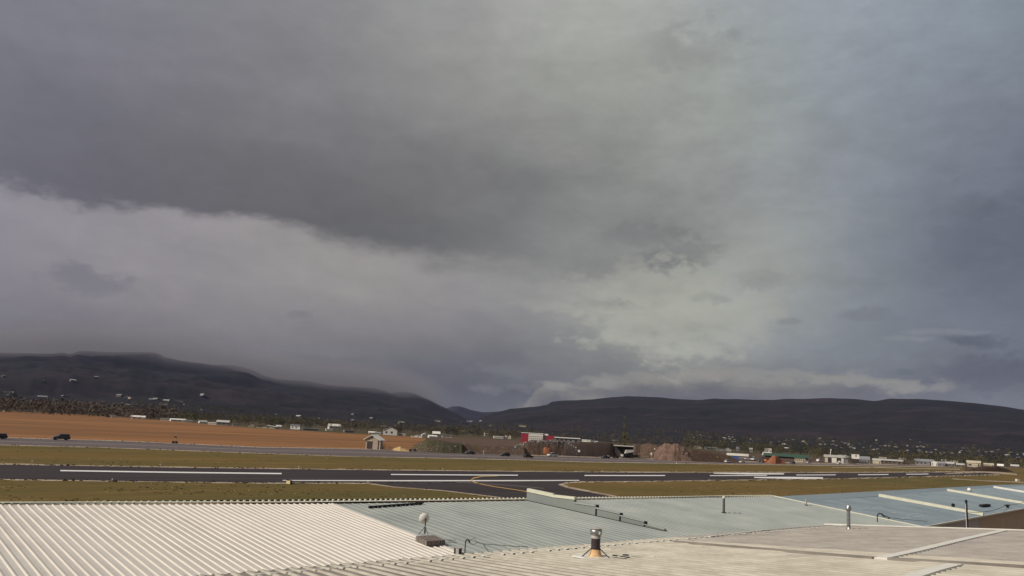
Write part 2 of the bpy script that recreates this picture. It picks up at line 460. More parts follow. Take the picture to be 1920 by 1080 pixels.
def band(name, A, B, z, m_, kind='structure', n=200):
    """strip between two polylines"""
    def res(P):
        L = [0]
        for a, b in zip(P, P[1:]): L.append(L[-1] + (b - a).length)
        out = []
        for k in range(n + 1):
            d = L[-1] * k / n
            j = 0
            while j < len(L) - 2 and L[j + 1] < d: j += 1
            t = (d - L[j]) / max(1e-9, L[j + 1] - L[j]); out.append(P[j].lerp(P[j + 1], t))
        return out
    A, B = res(A), res(B)
    mb = MB()
    for p in A: mb.v.append((p.x, p.y, z))
    for p in B: mb.v.append((p.x, p.y, z))
    N = n + 1
    for i in range(n): mb.f.append((i, i + 1, N + i + 1, N + i))
    o = mb.build(name, m_)
    me = o.data; bm = bmesh.new(); bm.from_mesh(me)
    for f_ in bm.faces:
        f_.normal_update()
        if f_.normal.z < 0: f_.normal_flip()
    bm.to_mesh(me); bm.free()
    if kind: o['kind'] = kind
    return o
g = MB()
S = 16000
g.poly([(-S, -2000, 0), (S, -2000, 0), (S, S, 0), (-S, S, 0)])
tag(g.build('ground', M_valley), kind='structure')

road_far = [(0, 820.5), (240, 827.5), (328, 831.5), (480, 838.5), (700, 842.5), (960, 852.5), (1080, 856.5), (1300, 863), (1440, 867), (1600, 870)]
road_near = [(0, 834), (200, 839), (480, 849.5), (640, 855), (960, 861.5), (1100, 866), (1300, 869), (1440, 871), (1600, 873)]
gl = [Vector((-120, 5, 0)), Vector((260, 5, 0)), Vector((700, 300, 0)), Vector((900, 620, 0))]
rf = pxline(road_far, ext0=400)
sheet('airfield_grass', [Vector((-400, 5, 0)), Vector((260, 5, 0)), Vector((900, 420, 0))] + [onz(1990, 878), onz(1800, 876)] + rf[::-1], 0.004, M_grass)
field_top = [(0, 770), (120, 776), (240, 783), (480, 802.5), (640, 812), (760, 818), (800, 822)]
ft = pxline(field_top, ext0=1200)
fb = pxline([(0, 820), (240, 827), (328, 831), (480, 838), (680, 841.5), (720, 842), (770, 845)], ext0=900)
sheet('tilled_field', fb + ft[::-1], 0.008, M_field)
band('highway', pxline(road_far, ext0=400, ext1=600), pxline(road_near, ext0=400, ext1=600), 0.012, M_road)
# verges of the highway: ragged pale gravel
def off(pts, d): return [(x, y + d) for x, y in pts]
band('gravel_verge', pxline(off(road_near, -0.2), 0, 2.0, 0.5, 200, 300), pxline(off(road_near, 0.9), 0, 2.0, 1.5, 200, 300), 0.016, M_gravel, n=700)
band('gravel_verge', pxline(off(road_far, -0.9), 0, 2.0, 1.5, 200, 300), pxline(off(road_far, 0.35), 0, 2.0, 0.5, 200, 300), 0.020, M_gravel, n=700)
# painted lines on the highway
M_line = mat('road_line_paint', (0.45, 0.42, 0.38), 0.8, var=0.2, scale=0.8)
mid = [(a[0], a[1] * 0.5 + 0.5 * b) for a, b in zip(road_far, [834, 839.8, 843, 849.5, 856, 861.5, 865.5, 869, 871, 873])]
for k, d in ((0.0, 0.28), (0.62, 0.2)):
    pass
band('road_centre_line', pxline(off(mid, -0.12), ext0=200), pxline(off(mid, 0.12), ext0=200), 0.024, M_line)

rw_far = [(0, 871), (240, 875.5), (480, 879), (720, 882), (960, 884.5), (1200, 886.3), (1440, 886.6), (1600, 886.6), (1800, 885.5), (1880, 886)]
rw_near = [(0, 898), (240, 902), (480, 904.8), (720, 905.2), (960, 904), (1200, 902), (1440, 898.5), (1600, 896.2), (1800, 891), (1880, 889)]
band('gravel_verge', pxline(off(rw_far, -1.9), 0, 1.5, 1.6, 120), pxline(off(rw_far, 1.2), 0, 1.5, 0.4, 120), 0.012, M_gravel, n=500)
band('gravel_verge', pxline(off(rw_near, -1.2), 0, 1.5, 0.3, 80), pxline(off(rw_near, 1.7), 0, 1.0, 1.6, 80), 0.012, M_gravel, n=500)
band('runway', pxline(rw_far, ext0=120), pxline(rw_near, ext0=80), 0.016, M_asph)
tx = [(680, 903), (700, 907), (735, 913), (830, 920), (930, 932), (1010, 944), (1060, 960), (1400, 960), (1260, 944), (1190, 937), (1150, 932), (1110, 924.5), (1062, 915.5), (1046, 909), (1062, 905), (1095, 902)]
sheet('taxiway', [onz(*p) for p in tx], 0.020, M_asph)
band('gravel_verge', pxline([(690, 905), (735, 912.2), (830, 919.2), (930, 931.2), (1010, 943)], 0, 1.0, 0.25), pxline([(690, 907.5), (735, 914), (830, 921), (930, 933), (1010, 945)], 0, 1.0, 0.4), 0.024, M_gravel, n=160)
band('gravel_verge', pxline([(1200, 937.2), (1150, 931.2), (1110, 923.8), (1062, 914.8), (1046, 908.5), (1062, 904.5), (1095, 902.5)], 0, 1.0, 0.2), pxline([(1206, 936.5), (1156, 930), (1116, 922.4), (1068, 912.8), (1058, 908), (1072, 905.5), (1098, 904.5)], 0, 1.0, 0.3), 0.024, M_gravel, n=160)
# painted runway markings
def mark(name, pts, th, m_=M_paint, z=0.028, n=8):
    th2 = th if hasattr(th, '__len__') else [th] * len(pts)
    A = [onz(x, y - t / 2) for (x, y), t in zip(pts, th2)]
    B = [onz(x, y + t / 2) for (x, y), t in zip(pts, th2)]
    return band(name, A, B, z, m_, n=n)
for a, ya, b, yb in ((113, 882.6, 528, 888.2), (733, 889.8, 971, 891.2), (1096, 891.6, 1247, 891.7), (1331, 891.9, 1438, 891.4), (1493, 890.7, 1567, 890.4), (1609, 890.2, 1666, 889.7), (1699, 889.2, 1741, 888.8)):
    mid_ = ((a + b) / 2, (ya + yb) / 2 + (0.4 if a < 200 else 0.1))
    mark('runway_centre_stripe', [(a, ya), mid_, (b, yb)], 2.3 if a < 200 else (1.7 if a < 1300 else 1.3))
mark('runway_edge_line', [(530, 901), (750, 901.6), (960, 901.4), (1086, 900.9)], [1.3, 2.0, 2.0, 1.5], n=20)
mark('aiming_point_mark', [(1338, 887.4), (1400, 888.3), (1470, 888.6)], [1.2, 2.8, 2.0])
mark('aiming_point_mark', [(1414, 895.2), (1470, 896.0), (1543, 896.4)], [2.0, 3.8, 3.0])
band('gravel_pad', pxline([(1770, 888), (1800, 885.5), (1845, 883.2), (1880, 885.5), (1907, 888.5)], 0, 3, 1.2), pxline([(1772, 889), (1800, 888), (1845, 886.2), (1880, 888.8), (1907, 891)], 0, 3, 1.2), 0.028, M_gravel, n=80)
band('dirt_track', pxline([(1785, 897.2), (1850, 901), (1930, 904)], 0, 3, .5), pxline([(1785, 898.4), (1850, 902.3), (1930, 905.4)], 0, 3, .5), 0.012, M_gravel, n=60)
band('dirt_track', pxline([(1560, 876.6), (1650, 876), (1720, 878), (1800, 879)], 0, 3, 1.5), pxline([(1560, 877.2), (1650, 877.4), (1720, 879), (1800, 880.5)], 0, 3, 1.5), 0.012, M_gravel, n=90)
mark('taxi_lead_line', [(935, 892.6), (905, 893.2), (888, 896.5), (883, 900.2), (889, 904.4), (905, 908.6), (930, 913.2), (965, 918.2), (1000, 924)], [.7, .9, 1.5, 2.0, 1.6, 1.0, .9, .9, .9], M_yellow, 0.032, n=60)
mark('taxi_side_line', [(845, 903.6), (890, 906.2), (960, 910.6), (1020, 916)], 0.55, mat('faded_paint', (0.2, 0.17, 0.16), 0.8, var=0.2), 0.032, n=20)

# grass tufts and clods along the edges and over the strips
def clumps(name, pts, m_, hmin, hmax, wmul=1.4, tris=5):
    mb = MB()
    for p in pts:
        h = random.uniform(hmin, hmax)
        for k in range(tris):
            a = random.uniform(0, 6.28); w = h * wmul * random.uniform(.4, 1)
            c = Vector((p.x + random.uniform(-w, w), p.y + random.uniform(-w, w), 0.0))
            d = Vector((math.cos(a), math.sin(a), 0)) * w
            mb.poly([c - d, c + d, c + Vector((random.uniform(-w, w) * .5, random.uniform(-w, w) * .5, h * random.uniform(.5, 1)))])
    return tag(mb.build(name, m_), kind='stuff')
M_tuft = mat('dark_weeds', (0.05, 0.045, 0.018), 0.9, var=0.3, scale=0.5)
M_tuftp = mat('pale_weeds', (0.30, 0.24, 0.12), 0.9, var=0.3, scale=0.5)
P = []
for _ in range(1500):
    x = random.uniform(0, 1920) ; c = random.random()
    L = (rw_near, rw_far, road_near, road_far)[int(c * 4)]
    for (a, ya), (b, yb) in zip(L, L[1:]):
        if a <= x <= b:
            y = lerp(ya, yb, (x - a) / (b - a)); P.append(onz(x, y + random.uniform(-1.0, 2.0) * (1 if L in (rw_near, road_near) else -1))); break
clumps('weeds', P, M_tuft, .06, .22)
P = []
for _ in range(4500):
    x = random.uniform(-50, 1970); y = random.uniform(838, 945)
    if noise.noise(Vector((x * .004, y * .05, 0))) > -.1: P.append(onz(x, y + x * 0.015))
def in_poly(p, poly):
    c = False
    for i in range(len(poly)):
        a, b = poly[i - 1], poly[i]
        if (a.y > p.y) != (b.y > p.y) and p.x < (b.x - a.x) * (p.y - a.y) / (b.y - a.y) + a.x: c = not c
    return c
NO = [pxline(rw_far, ext0=120) + pxline(rw_near, ext0=80)[::-1], [onz(*p) for p in tx], pxline(road_far, ext0=400) + pxline(road_near, ext0=400)[::-1]]
P = [p for p in P if not any(in_poly(p, q) for q in NO)]
clumps('grass_tufts', P[::2], M_tuft, .05, .13, 2)
clumps('grass_tufts', P[1::2], M_tuftp, .05, .13, 2)

# ------------------------------------------------------------------ mountains: polar height fields
def interp(T, x):
    if x <= T[0][0]: return T[0][1]
    for (a, ya), (b, yb) in zip(T, T[1:]):
        if x <= b:
            t = (x - a) / (b - a); t = t * t * (3 - 2 * t) * 0.35 + t * 0.65
            return ya + (yb - ya) * t
    return T[-1][1]
def fbm(v, o=5):
    s, a, tot = 0, 1, 0
    for _ in range(o): s += a * noise.noise(v); v = v * 2.03 + Vector((7.1, 3.3, 0)); tot += a; a *= 0.5
    return s / tot
def ridged(v, o=5):
    s, a, tot = 0, 1, 0
    for _ in range(o): s += a * (1 - abs(noise.noise(v)) * 2); v = v * 2.1 + Vector((3.1, 8.3, 0)); tot += a; a *= 0.5
    return s / tot
def range_field(prof_px, r0, r1, rough, seed, expo=1.5):
    T = sorted((math.atan2(ray(x, y).x, ray(x, y).y), ray(x, y).z / math.hypot(ray(x, y).x, ray(x, y).y)) for x, y in prof_px)
    def H(az, r):
        t = (r - r0) / (r1 - r0)
        u = max(0.0, 1 - max(t, 0)); ws = min(1.0, u * 3)
        vv = Vector((math.sin(az) * r, math.cos(az) * r, seed + 5)) / 1300.0
        azs_ = az + noise.noise(vv) * 0.10 * ws
        te = interp(T, azs_)
        if ws > 0:
            te = te * (1 - ws * .7) + ws * .7 * (interp(T, azs_ - .07) + interp(T, azs_ + .07) + interp(T, azs_ - .025) + interp(T, azs_ + .025)) / 4
        hr = CAM.z + r1 * te
        if t <= 0: return -2.0
        if t <= 1: s = t ** expo
        else: s = max(0.0, 1 - (t - 1) * 1.3) 
        v = Vector((math.sin(az) * r, math.cos(az) * r, seed)) / 900.0
        e = max(0.0, 1 - abs(t - 0.5) * 2.0) ** 0.6
        g_ = ridged(v, 5) - 0.55
        h = hr * s + g_ * rough * hr * e
        if t < 1: h = min(h, CAM.z + r * interp(T, az) * (.55 + .45 * t) if interp(T, az) > 0 else h)
        return h + fbm(v * 9, 3) * 3 * min(1, t * 5) - 2.0 * (t < .02)
    return H
left_px = [(-500, 700), (-250, 672), (-100, 664), (0, 661), (60, 662.5), (90, 663.5), (118, 661), (132, 664), (150, 657.5), (200, 660), (285, 660.5), (298, 663), (310, 670), (345, 677), (400, 684), (440, 685), (470, 692), (500, 706), (520, 711), (575, 714), (620, 722), (680, 726), (700, 727), (720, 732), (735, 737), (752, 734), (775, 737), (800, 747), (830, 762), (845, 770), (900, 800), (960, 830), (1100, 880)]
far_px = [(700, 800), (800, 775), (835, 766), (848, 762), (862, 762), (885, 769), (905, 773), (930, 772), (945, 770), (970, 778), (1100, 800), (1300, 830)]
right_px = [(700, 860), (850, 812), (900, 782), (935, 772), (960, 766), (1000, 763), (1025, 759), (1035, 753), (1060, 751), (1100, 749.5), (1150, 744.5), (1180, 743), (1230, 744.5), (1280, 749), (1310, 750), (1340, 747.5), (1400, 749), (1450, 750), (1470, 748), (1500, 748), (1550, 746.5), (1600, 748), (1640, 752), (1670, 747.5), (1720, 748), (1770, 751), (1830, 756), (1880, 762), (1920, 768), (2050, 782), (2300, 800), (2700, 850)]
FIELDS = [('left', range_field(left_px, 1900, 6500, 0.34, 1.0), 1900, 6500), ('far', range_field(far_px, 7000, 11500, 0.12, 4.0), 7000, 11500), ('right', range_field(right_px, 1500, 5200, 0.22, 9.0), 1500, 5200)]
M_mtn = ground_mat('shaded_mountain_scrub', [(0.021, 0.019, 0.022), (0.012, 0.014, 0.016), (0.036, 0.027, 0.030), (0.010, 0.012, 0.013)], 0.0, 0.0016, 0.006, 0.05, 0.5, 0.0)  # scrub colour darkened to carry the cloud shadow over the slopes
def build_range(name, H, r0, r1, a0, a1, na, nr):
    mb = MB()
    rs = [r0 + (r1 - r0) * (i / (nr * 0.8)) for i in range(int(nr * 0.8))] + [r1 + (r1 - r0) * 0.6 * (i / (nr * 0.2)) for i in range(int(nr * 0.2) + 1)]
    for r in rs:
        for j in range(na + 1):
            a = lerp(a0, a1, j / na)
            mb.v.append((r * math.sin(a), r * math.cos(a), H(a, r)))
    w = na + 1
    for i in range(len(rs) - 1):
        for j in range(na): mb.f.append((i * w + j, i * w + j + 1, (i + 1) * w + j + 1, (i + 1) * w + j))
    mb.smooth = True
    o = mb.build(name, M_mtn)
    me = o.data
    bm = bmesh.new(); bm.from_mesh(me)
    for f_ in bm.faces:
        if f_.normal.z < 0: f_.normal_flip()
    bm.to_mesh(me); bm.free()
    return tag(o, kind='structure')
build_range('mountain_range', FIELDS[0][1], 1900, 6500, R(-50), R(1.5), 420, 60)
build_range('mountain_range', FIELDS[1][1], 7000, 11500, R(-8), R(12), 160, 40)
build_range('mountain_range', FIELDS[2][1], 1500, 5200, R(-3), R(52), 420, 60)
def terrain(x, y):
    az, r = math.atan2(x, y), math.hypot(x, y)
    z = 0.0
    for i, (nm, H, r0, r1) in enumerate(FIELDS):
        lim = ((R(-50), R(1.5)), (R(-8), R(12)), (R(-3), R(52)))[i]
        if lim[0] < az < lim[1] and r > r0: z = max(z, H(az, r))
    return z
def hit(px, py):
    d = ray(px, py); r = 300.0; prev = r
    while r < 9000:
        p = CAM + d * r
        if p.z <= terrain(p.x, p.y): 
            lo, hi = prev, r
            for _ in range(12):
                mid__ = (lo + hi) / 2; p = CAM + d * mid__
                if p.z <= terrain(p.x, p.y): hi = mid__
                else: lo = mid__
            return CAM + d * hi
        prev = r; r *= 1.02
    return None

# ------------------------------------------------------------------ roofs
M_white = mat('white_roof_sheet', (0.56, 0.52, 0.475), 0.55, var=0.05, scale=0.5, col2=(0.65, 0.60, 0.55), spec=0.35)
M_blue = mat('blue_grey_roof_sheet', (0.30, 0.325, 0.30), 0.55, scale=0.35, col2=(0.39, 0.41, 0.375), spec=0.3)
M_blue2 = mat('blue_roof_sheet', (0.175, 0.215, 0.24), 0.5, scale=0.35, col2=(0.23, 0.275, 0.30), spec=0.3)
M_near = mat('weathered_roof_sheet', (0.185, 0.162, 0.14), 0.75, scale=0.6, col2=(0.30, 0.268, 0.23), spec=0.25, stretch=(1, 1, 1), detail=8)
M_nrib = mat('rib_highlight_sheet', (0.36, 0.33, 0.27), 0.65, scale=1.3, col2=(0.50, 0.46, 0.385), spec=.3)  # ribs paler than the pans: their highlight is put into the colour
M_nrib2 = mat('grey_rib_highlight_sheet', (0.26, 0.235, 0.21), 0.65, scale=1.3, col2=(0.36, 0.33, 0.29), spec=.3)  # painted rib highlight for the grey panels
M_wrib = mat('white_rib_highlight_sheet', (0.61, 0.56, 0.49), 0.5, scale=0.8, col2=(0.68, 0.63, 0.55), spec=.35)  # white roof ribs, highlight painted in as a paler tone
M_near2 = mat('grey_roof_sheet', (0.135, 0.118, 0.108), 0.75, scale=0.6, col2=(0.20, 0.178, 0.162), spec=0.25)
M_cream = mat('cream_trim', (0.66, 0.64, 0.50), 0.5, var=0.06, scale=2)
M_trim = mat('white_trim', (0.76, 0.73, 0.65), 0.5, var=0.06, scale=2)
M_black = mat('black_foam', (0.012, 0.012, 0.014), 0.8, var=0.2)
M_dark = mat('dark_metal', (0.03, 0.028, 0.03), 0.5, metal=0.3, var=0.2)
M_steel = mat('galvanised_steel', (0.42, 0.42, 0.42), 0.35, metal=0.8, var=0.15, scale=8)
M_steelp = mat('weathered_steel', (0.42, 0.38, 0.35), 0.6, metal=0.0, var=0.2, scale=10)
M_block = mat('concrete_block', (0.20, 0.165, 0.145), 0.9, var=0.22, scale=9, bump=0.4, bscale=60)
M_tan = mat('tan_wall_sheet', (0.60, 0.43, 0.31), 0.6, var=0.08, scale=1)
M_tang = mat('grey_wall_sheet', (0.55, 0.50, 0.50), 0.6, var=0.08, scale=1)
M_rust = mat('orange_sealant', (0.60, 0.33, 0.13), 0.75, var=0.2, scale=14, col2=(0.72, 0.50, 0.28))
M_dish = mat('white_enamel', (0.80, 0.78, 0.70), 0.45, var=0.04, scale=4)

def ribbed_panels(root, Pa, Pb, Pc, Pd, n, m_, ribs=3, h=0.040, wb=0.055, wt=0.028, name='roof_panel', rows=1, t0=0.0, t1=1.0, lift=0.0, mrib=None):
    """Pa-Pb upper edge, Pc-Pd lower edge (Pc under Pa). Each sheet is its own object with raised ribs"""
    if isinstance(m_, str): pass
    up = (Pb - Pa).cross(Pc - Pa).normalized()
    if up.z < 0: up = -up
    L = (Pb - Pa).length
    out = []
    for k in range(n):
        mb = MB(); cols = []
        ta, tb = k / n, (k + 1) / n
        pw = L / n
        cols.append((ta + 0.004 / L, 0.0))
        for r in range(ribs):
            c = (r + 0.5) / ribs
            for dx_, dz_ in ((-wb, 0), (-wt, h), (wt, h), (wb, 0)):
                cols.append((lerp(ta, tb, c + dx_ / pw), dz_))
        cols.append((tb, 0.0))
        jz = random.uniform(0, 0.004)
        for t, dz_ in cols:
            A, B = Pa.lerp(Pb, t), Pc.lerp(Pd, t)
            for q in (t0, t1):
                p = A.lerp(B, q) + up * (dz_ + lift + jz)
                mb.v.append(tuple(p))
        for i in range(len(cols) - 1): mb.f.append((2 * i, 2 * i + 1, 2 * i + 3, 2 * i + 2))
        o = mb.build(name, m_, root)
        if o.data.polygons[0].normal.z < 0:
            o.data.flip_normals()
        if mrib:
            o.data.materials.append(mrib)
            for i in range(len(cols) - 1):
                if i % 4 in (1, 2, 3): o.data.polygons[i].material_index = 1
        out.append(o)
    return out, up
class Plane:
    def __init__(s, a, b, pitch, toward=-1):
        d = (b - a); d.z = 0; d.normalize()
        per = Vector((d.y, -d.x, 0))
        if (per.dot(Vector((a.x, a.y, 0))) > 0): per = -per          # towards the camera
        s.p0 = a; s.per = per; s.d = d
        s.down = (per + Vector((0, 0, pitch))).normalized()
        s.n = s.down.cross((b - a).normalized()).normalized()
        if s.n.z < 0: s.n = -s.n
    def px(s, x, y): return onplane(x, y, s.p0, s.n)
    def at(s, p): 
        return Vector((p.x, p.y, s.p0.z - ((p.x - s.p0.x) * s.n.x + (p.y - s.p0.y) * s.n.y) / s.n.z))
def box_between(mb, a, b, w, h, up=Vector((0, 0, 1)), lift=0.0):
    d = (b - a).normalized(); sx = d.cross(up).normalized(); u = sx.cross(d).normalized()
    base = len(mb.v)
    for p in (a, b):
        for sw, sh in ((-w / 2, 0), (w / 2, 0), (w / 2, h), (-w / 2, h)):
            mb.v.append(tuple(p + sx * sw + u * (sh + lift)))
    for f_ in ((0, 1, 5, 4), (1, 2, 6, 5), (2, 3, 7, 6), (3, 0, 4, 7), (0, 3, 2, 1), (4, 5, 6, 7)):
        mb.f.append(tuple(base + i for i in f_))
    return mb
PI_ = -0.102
# --- long hangar: white sheets at the left, blue grey sheets beyond, one roof in one plane
zr = 6.0
ra, rb = onz(0, 947.3, zr), onz(1450, 931, zr)
PA = Plane(ra, rb, PI_)
R0 = PA.px(-130, 947.8); R1 = PA.px(622, 945.0); R2 = PA.px(990, 939.0); R3 = PA.px(1450, 931)
hangar = empty('hangar', (R2.x, R2.y, 0), 0, 'long low hangar whose roof is white sheeting at the left and blue grey further right', 'hangar')
hangar.location = (0, 0, 0)
b1 = PA.px(850, 1032); b2 = PA.px(1247, 996); b3 = PA.px(1600, 962)
def ext(a, b, L): return a + (b - a).normalized() * L
LEN = 15.5
D1 = ext(R1, b1, LEN); D2 = ext(R2, b2, LEN); D3 = ext(R3, b3, LEN * 1.0)
D0 = ext(R0, PA.px(-60, 1075), LEN)
# low edges: keep a level eave
nW = round((R1 - R0).length / 0.914)
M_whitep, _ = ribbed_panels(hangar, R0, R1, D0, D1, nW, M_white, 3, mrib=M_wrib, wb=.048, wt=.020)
n1_ = round((R2 - R1).length / 0.914)
ribbed_panels(hangar, R1, R2, D1, D2, n1_, M_blue, 2, h=0.018, wb=0.03, wt=0.015)
n2_ = round((R3 - R2).length / 0.914)
ribbed_panels(hangar, R2, R3, D2, D3, n2_, M_blue, 2, h=0.018, wb=0.03, wt=0.015)
upn = PA.n
# ridge cap with closure gaps
mb = MB(); box_between(mb, R0 - PA.down * 0.20, R1 - PA.down * 0.20, 0.16, 0.012, upn, 0.07); mb.build('ridge_cap', M_cream, hangar)
mb = MB(); box_between(mb, R1 - PA.down * 0.20, R3 - PA.down * 0.20, 0.16, 0.012, upn, 0.07); mb.build('ridge_cap', M_cream, hangar)
mb = MB(); box_between(mb, R0 - PA.down * 0.17, R3 - PA.down * 0.17, 0.05, 0.069, upn, 0.0); mb.build('ridge_closure', M_black, hangar)
mb = MB()
n_ = int((R3 - R0).length / 0.305)
for i in range(n_):
    p = R0.lerp(R3, (i + 0.5) / n_); q = p + PA.d * 0.09
    box_between(mb, p - PA.down * 0.06, q - PA.down * 0.06, 0.16, 0.072, upn, 0.003)
mb.build('closure_tabs', M_cream, hangar)['kind'] = 'stuff'
# verge where the white sheets end
mb = MB(); box_between(mb, R1, D1, 0.07, 0.05, upn, 0.003); mb.build('sheet_edge_trim', M_white, hangar)
# far side of the roof and the walls down to the ground
BK = -PA.per * 12
mb = MB(); mb.poly([R0, R3, R3 + BK + Vector((0, 0, -1.22)), R0 + BK + Vector((0, 0, -1.22))]); mb.build('roof_back', M_blue, hangar)
mb = MB()
a, b = R0 + BK, R3 + BK
box_between(mb, Vector((a.x, a.y, 0)), Vector((b.x, b.y, 0)), 0.2, 4.7); mb.build('wall', M_tan, hangar)
mb = MB()
mb.poly([R3, D3, (D3.x, D3.y, 0), (R3.x, R3.y, 0)]); mb.poly([R3, (R3.x, R3.y, 0), (b.x, b.y, 0), (b.x, b.y, 4.78)])
mb.build('gable_wall', M_tan, hangar)
mb = MB(); box_between(mb, R3 - PA.down * .2, D3, 0.10, 0.06, upn, 0.02); mb.build('gable_trim', M_cream, hangar)

# --- parapet wall stepping down the roof between the two blue bays
par = empty('parapet_wall', (0, 0, 0), 0, 'stepped parapet wall running down the blue grey roof with pale cap at its top end', 'parapet')
base = [(989.5, 938.5), (1037, 949.0), (1078, 958.3), (1118, 967.3), (1163, 977), (1209, 987), (1247, 996)]
top0 = [(989.5, 918.2), (1037.5, 929), (1077, 938.5), (1117, 950.5), (1163, 964.5), (1209, 979.5), (1247, 993.6)]
bp = [PA.px(x, y) for x, y in base]
hts = []
for (x, y), b in zip(top0, bp):
    # height that makes the top land on its pixel
    lo, hi = 0.0, 2.0
    for _ in range(20):
        md = (lo + hi) / 2
        if to_px(b + Vector((0, 0, md)))[1] > y: lo = md
        else: hi = md
    hts.append(lo)
M_parw = mat('grey_blue_cladding', (0.23, 0.25, 0.235), 0.5, var=.06, scale=.6)
steps = [(0, 1, hts[0], hts[1] + .03, .20), (1, 2, hts[1] - .10, hts[2] + .05, .15), (2, 3, hts[2] - .16, hts[3] + .03, .07), (3, 4, hts[3] - .08, hts[4] + .02, .07), (4, 5, hts[4] - .08, hts[5] + .02, .06), (5, 6, .10, .08, .04)]
for i, j, h0, h1, capw in steps:
    A, B = bp[i], bp[j]
    mb = MB(); sx = PA.d * 0.10
    for p, h in ((A, h0), (B, h1)):
        for s_ in (-1, 1):
            mb.v.append(tuple(p + sx * s_)); mb.v.append(tuple(p + sx * s_ + Vector((0, 0, h))))
    mb.f += [(0, 1, 5, 4), (2, 6, 7, 3), (1, 3, 7, 5), (0, 2, 3, 1), (4, 5, 7, 6)]
    mb.build('wall_section', M_parw, par, fix=True)
    mb = MB(); box_between(mb, A + Vector((0, 0, h0)) - (B - A).normalized() * .02, B + Vector((0, 0, h1)), 0.27, capw, Vector((0, 0, 1)), 0.002 if i else -0.12)
    mb.build('parapet_cap', M_cream if i < 2 else M_blue, par)
    if i in (2, 3, 4):
        mb = MB(); mb.box(B.x, B.y, B.z + h1 * .55, 0.2, 0.2, h1 * 1.25, rz=R(38)); mb.build('end_post', M_dark, par)
mb = MB(); box_between(mb, bp[0] - PA.d * .14, bp[6] - PA.d * .14, 0.05, 0.035, upn, 0.0); mb.build('base_flashing', M_dark, par)

# --- the row of blue bays further right, each ending in a pale parapet strip
zb = 5.5
rx = [(1450, 943.5), (1648, 931.0), (1776, 920.6), (1863, 914.6), (1925, 911.2)]
rp = [onz(x, y, zb) for x, y in rx]
rp.append(rp[-1] + (rp[-1] - rp[-2]).normalized() * 40)
PB = Plane(rp[0], rp[4], PI_)
PB.p0 = rp[1]
rp = [PB.px(x, y) for x, y in rx]
rp.append(rp[-1] + (rp[-1] - rp[-2]).normalized() * 40)
low_px = [(1722, 989), (1850, 968.3), (1985, 944), None, None]
e0 = PB.px(1722, 989); e1 = PB.px(1850, 968); e2 = PB.px(1922, 952.3)
ed_ = (e2 - e0).normalized()
def eave_at(k):      # where the strip line from ridge point k (parallel to the first strip) meets the eave
    d = (e1 - rp[1]); d.z = 0; d.normalize()
    p = rp[k]
    # solve p + d t = e0 + ed s
    A_, B_ = d, Vector((ed_.x, ed_.y, 0)); w = Vector((e0.x - p.x, e0.y - p.y, 0))
    den = A_.x * B_.y - A_.y * B_.x
    t = (w.x * B_.y - w.y * B_.x) / den
    return PB.at(Vector((p.x + d.x * t, p.y + d.y * t, 0)))
row = empty('hangar_row', (0, 0, 0), 0, 'farther hangar row at the right, blue roof bays split by pale strips, tan wall', 'hangar')
ev = [eave_at(k) for k in range(6)]
for k in range(5):
    a_, b_ = rp[k].copy(), rp[k + 1].copy()
    n_ = max(4, round((b_ - a_).length / 0.914))
    n_ = min(n_, 60)
    ribbed_panels(row, a_, b_, ev[k], ev[k + 1], n_, M_blue2, 2, h=0.018, wb=0.03, wt=0.015)
for k in (1, 2, 3, 4):
    mb = MB(); box_between(mb, rp[k], ev[k], 0.42, 0.28, PB.n, 0.0)
    mb.build('parapet_cap', M_cream if k < 3 else M_trim, row)
mb = MB(); box_between(mb, ev[0] - ed_ * 8, ev[5], 0.12, 0.14, Vector((0, 0, 1)), -0.13)
mb.build('eave_gutter', M_trim, row)
o_ = PB.per * -0.35
def wallq(a, b, m_, name='wall'):
    mb = MB(); mb.poly([(a.x, a.y, 0), (b.x, b.y, 0), (b.x, b.y, b.z - .1), (a.x, a.y, a.z - .1)]); return mb.build(name, m_, row)
wa = [ev[0] - ed_ * 8, ev[1], ev[1].lerp(ev[2], .85), ev[2], ev[5]]
wm = [M_tang, M_tan, M_tan, M_tang]
for i in range(4):
    wallq(wa[i] + o_, wa[i + 1] + o_, wm[i])
mb = MB(); mb.tube((wa[2].x + .1, wa[2].y - .1, 1.5), (wa[2].x + .1, wa[2].y - .1, wa[2].z - 1.2), .09); mb.build('downpipe', M_dark, row)
mb = MB()
b0, b5 = rp[0], rp[5]
back = (rp[4] - rp[1]).normalized(); bkv = Vector((-back.y, back.x, 0)) * 12
if bkv.y < 0: bkv = -bkv
mb.poly([b0, b5, b5 + bkv + Vector((0, 0, -1.2)), b0 + bkv + Vector((0, 0, -1.2))])
mb.build('roof_back', M_blue2, row)
mb = MB(); mb.poly([(b0.x + bkv.x, b0.y + bkv.y, 0), (b5.x + bkv.x, b5.y + bkv.y, 0), (b5.x + bkv.x, b5.y + bkv.y, 4.3), (b0.x + bkv.x, b0.y + bkv.y, 4.3)])
mb.build('wall', M_tan, row)

# --- near roof in the foreground
ze = 7.0
N0 = onz(370, 1080.5, ze); N1 = onz(1550, 985.2, ze)
PN = Plane(N0, N1, 0.105)
PN.p0 = N0
rk = PN.px(1921, 997.2)                       # a point on the rake
near = empty('near_roof', (0, 0, 0), 0, 'weathered cream ribbed metal roof across the foreground with pale lap strips', 'roof')
NL = N0 - (N1 - N0).normalized() * 9
rake = (rk - N1)
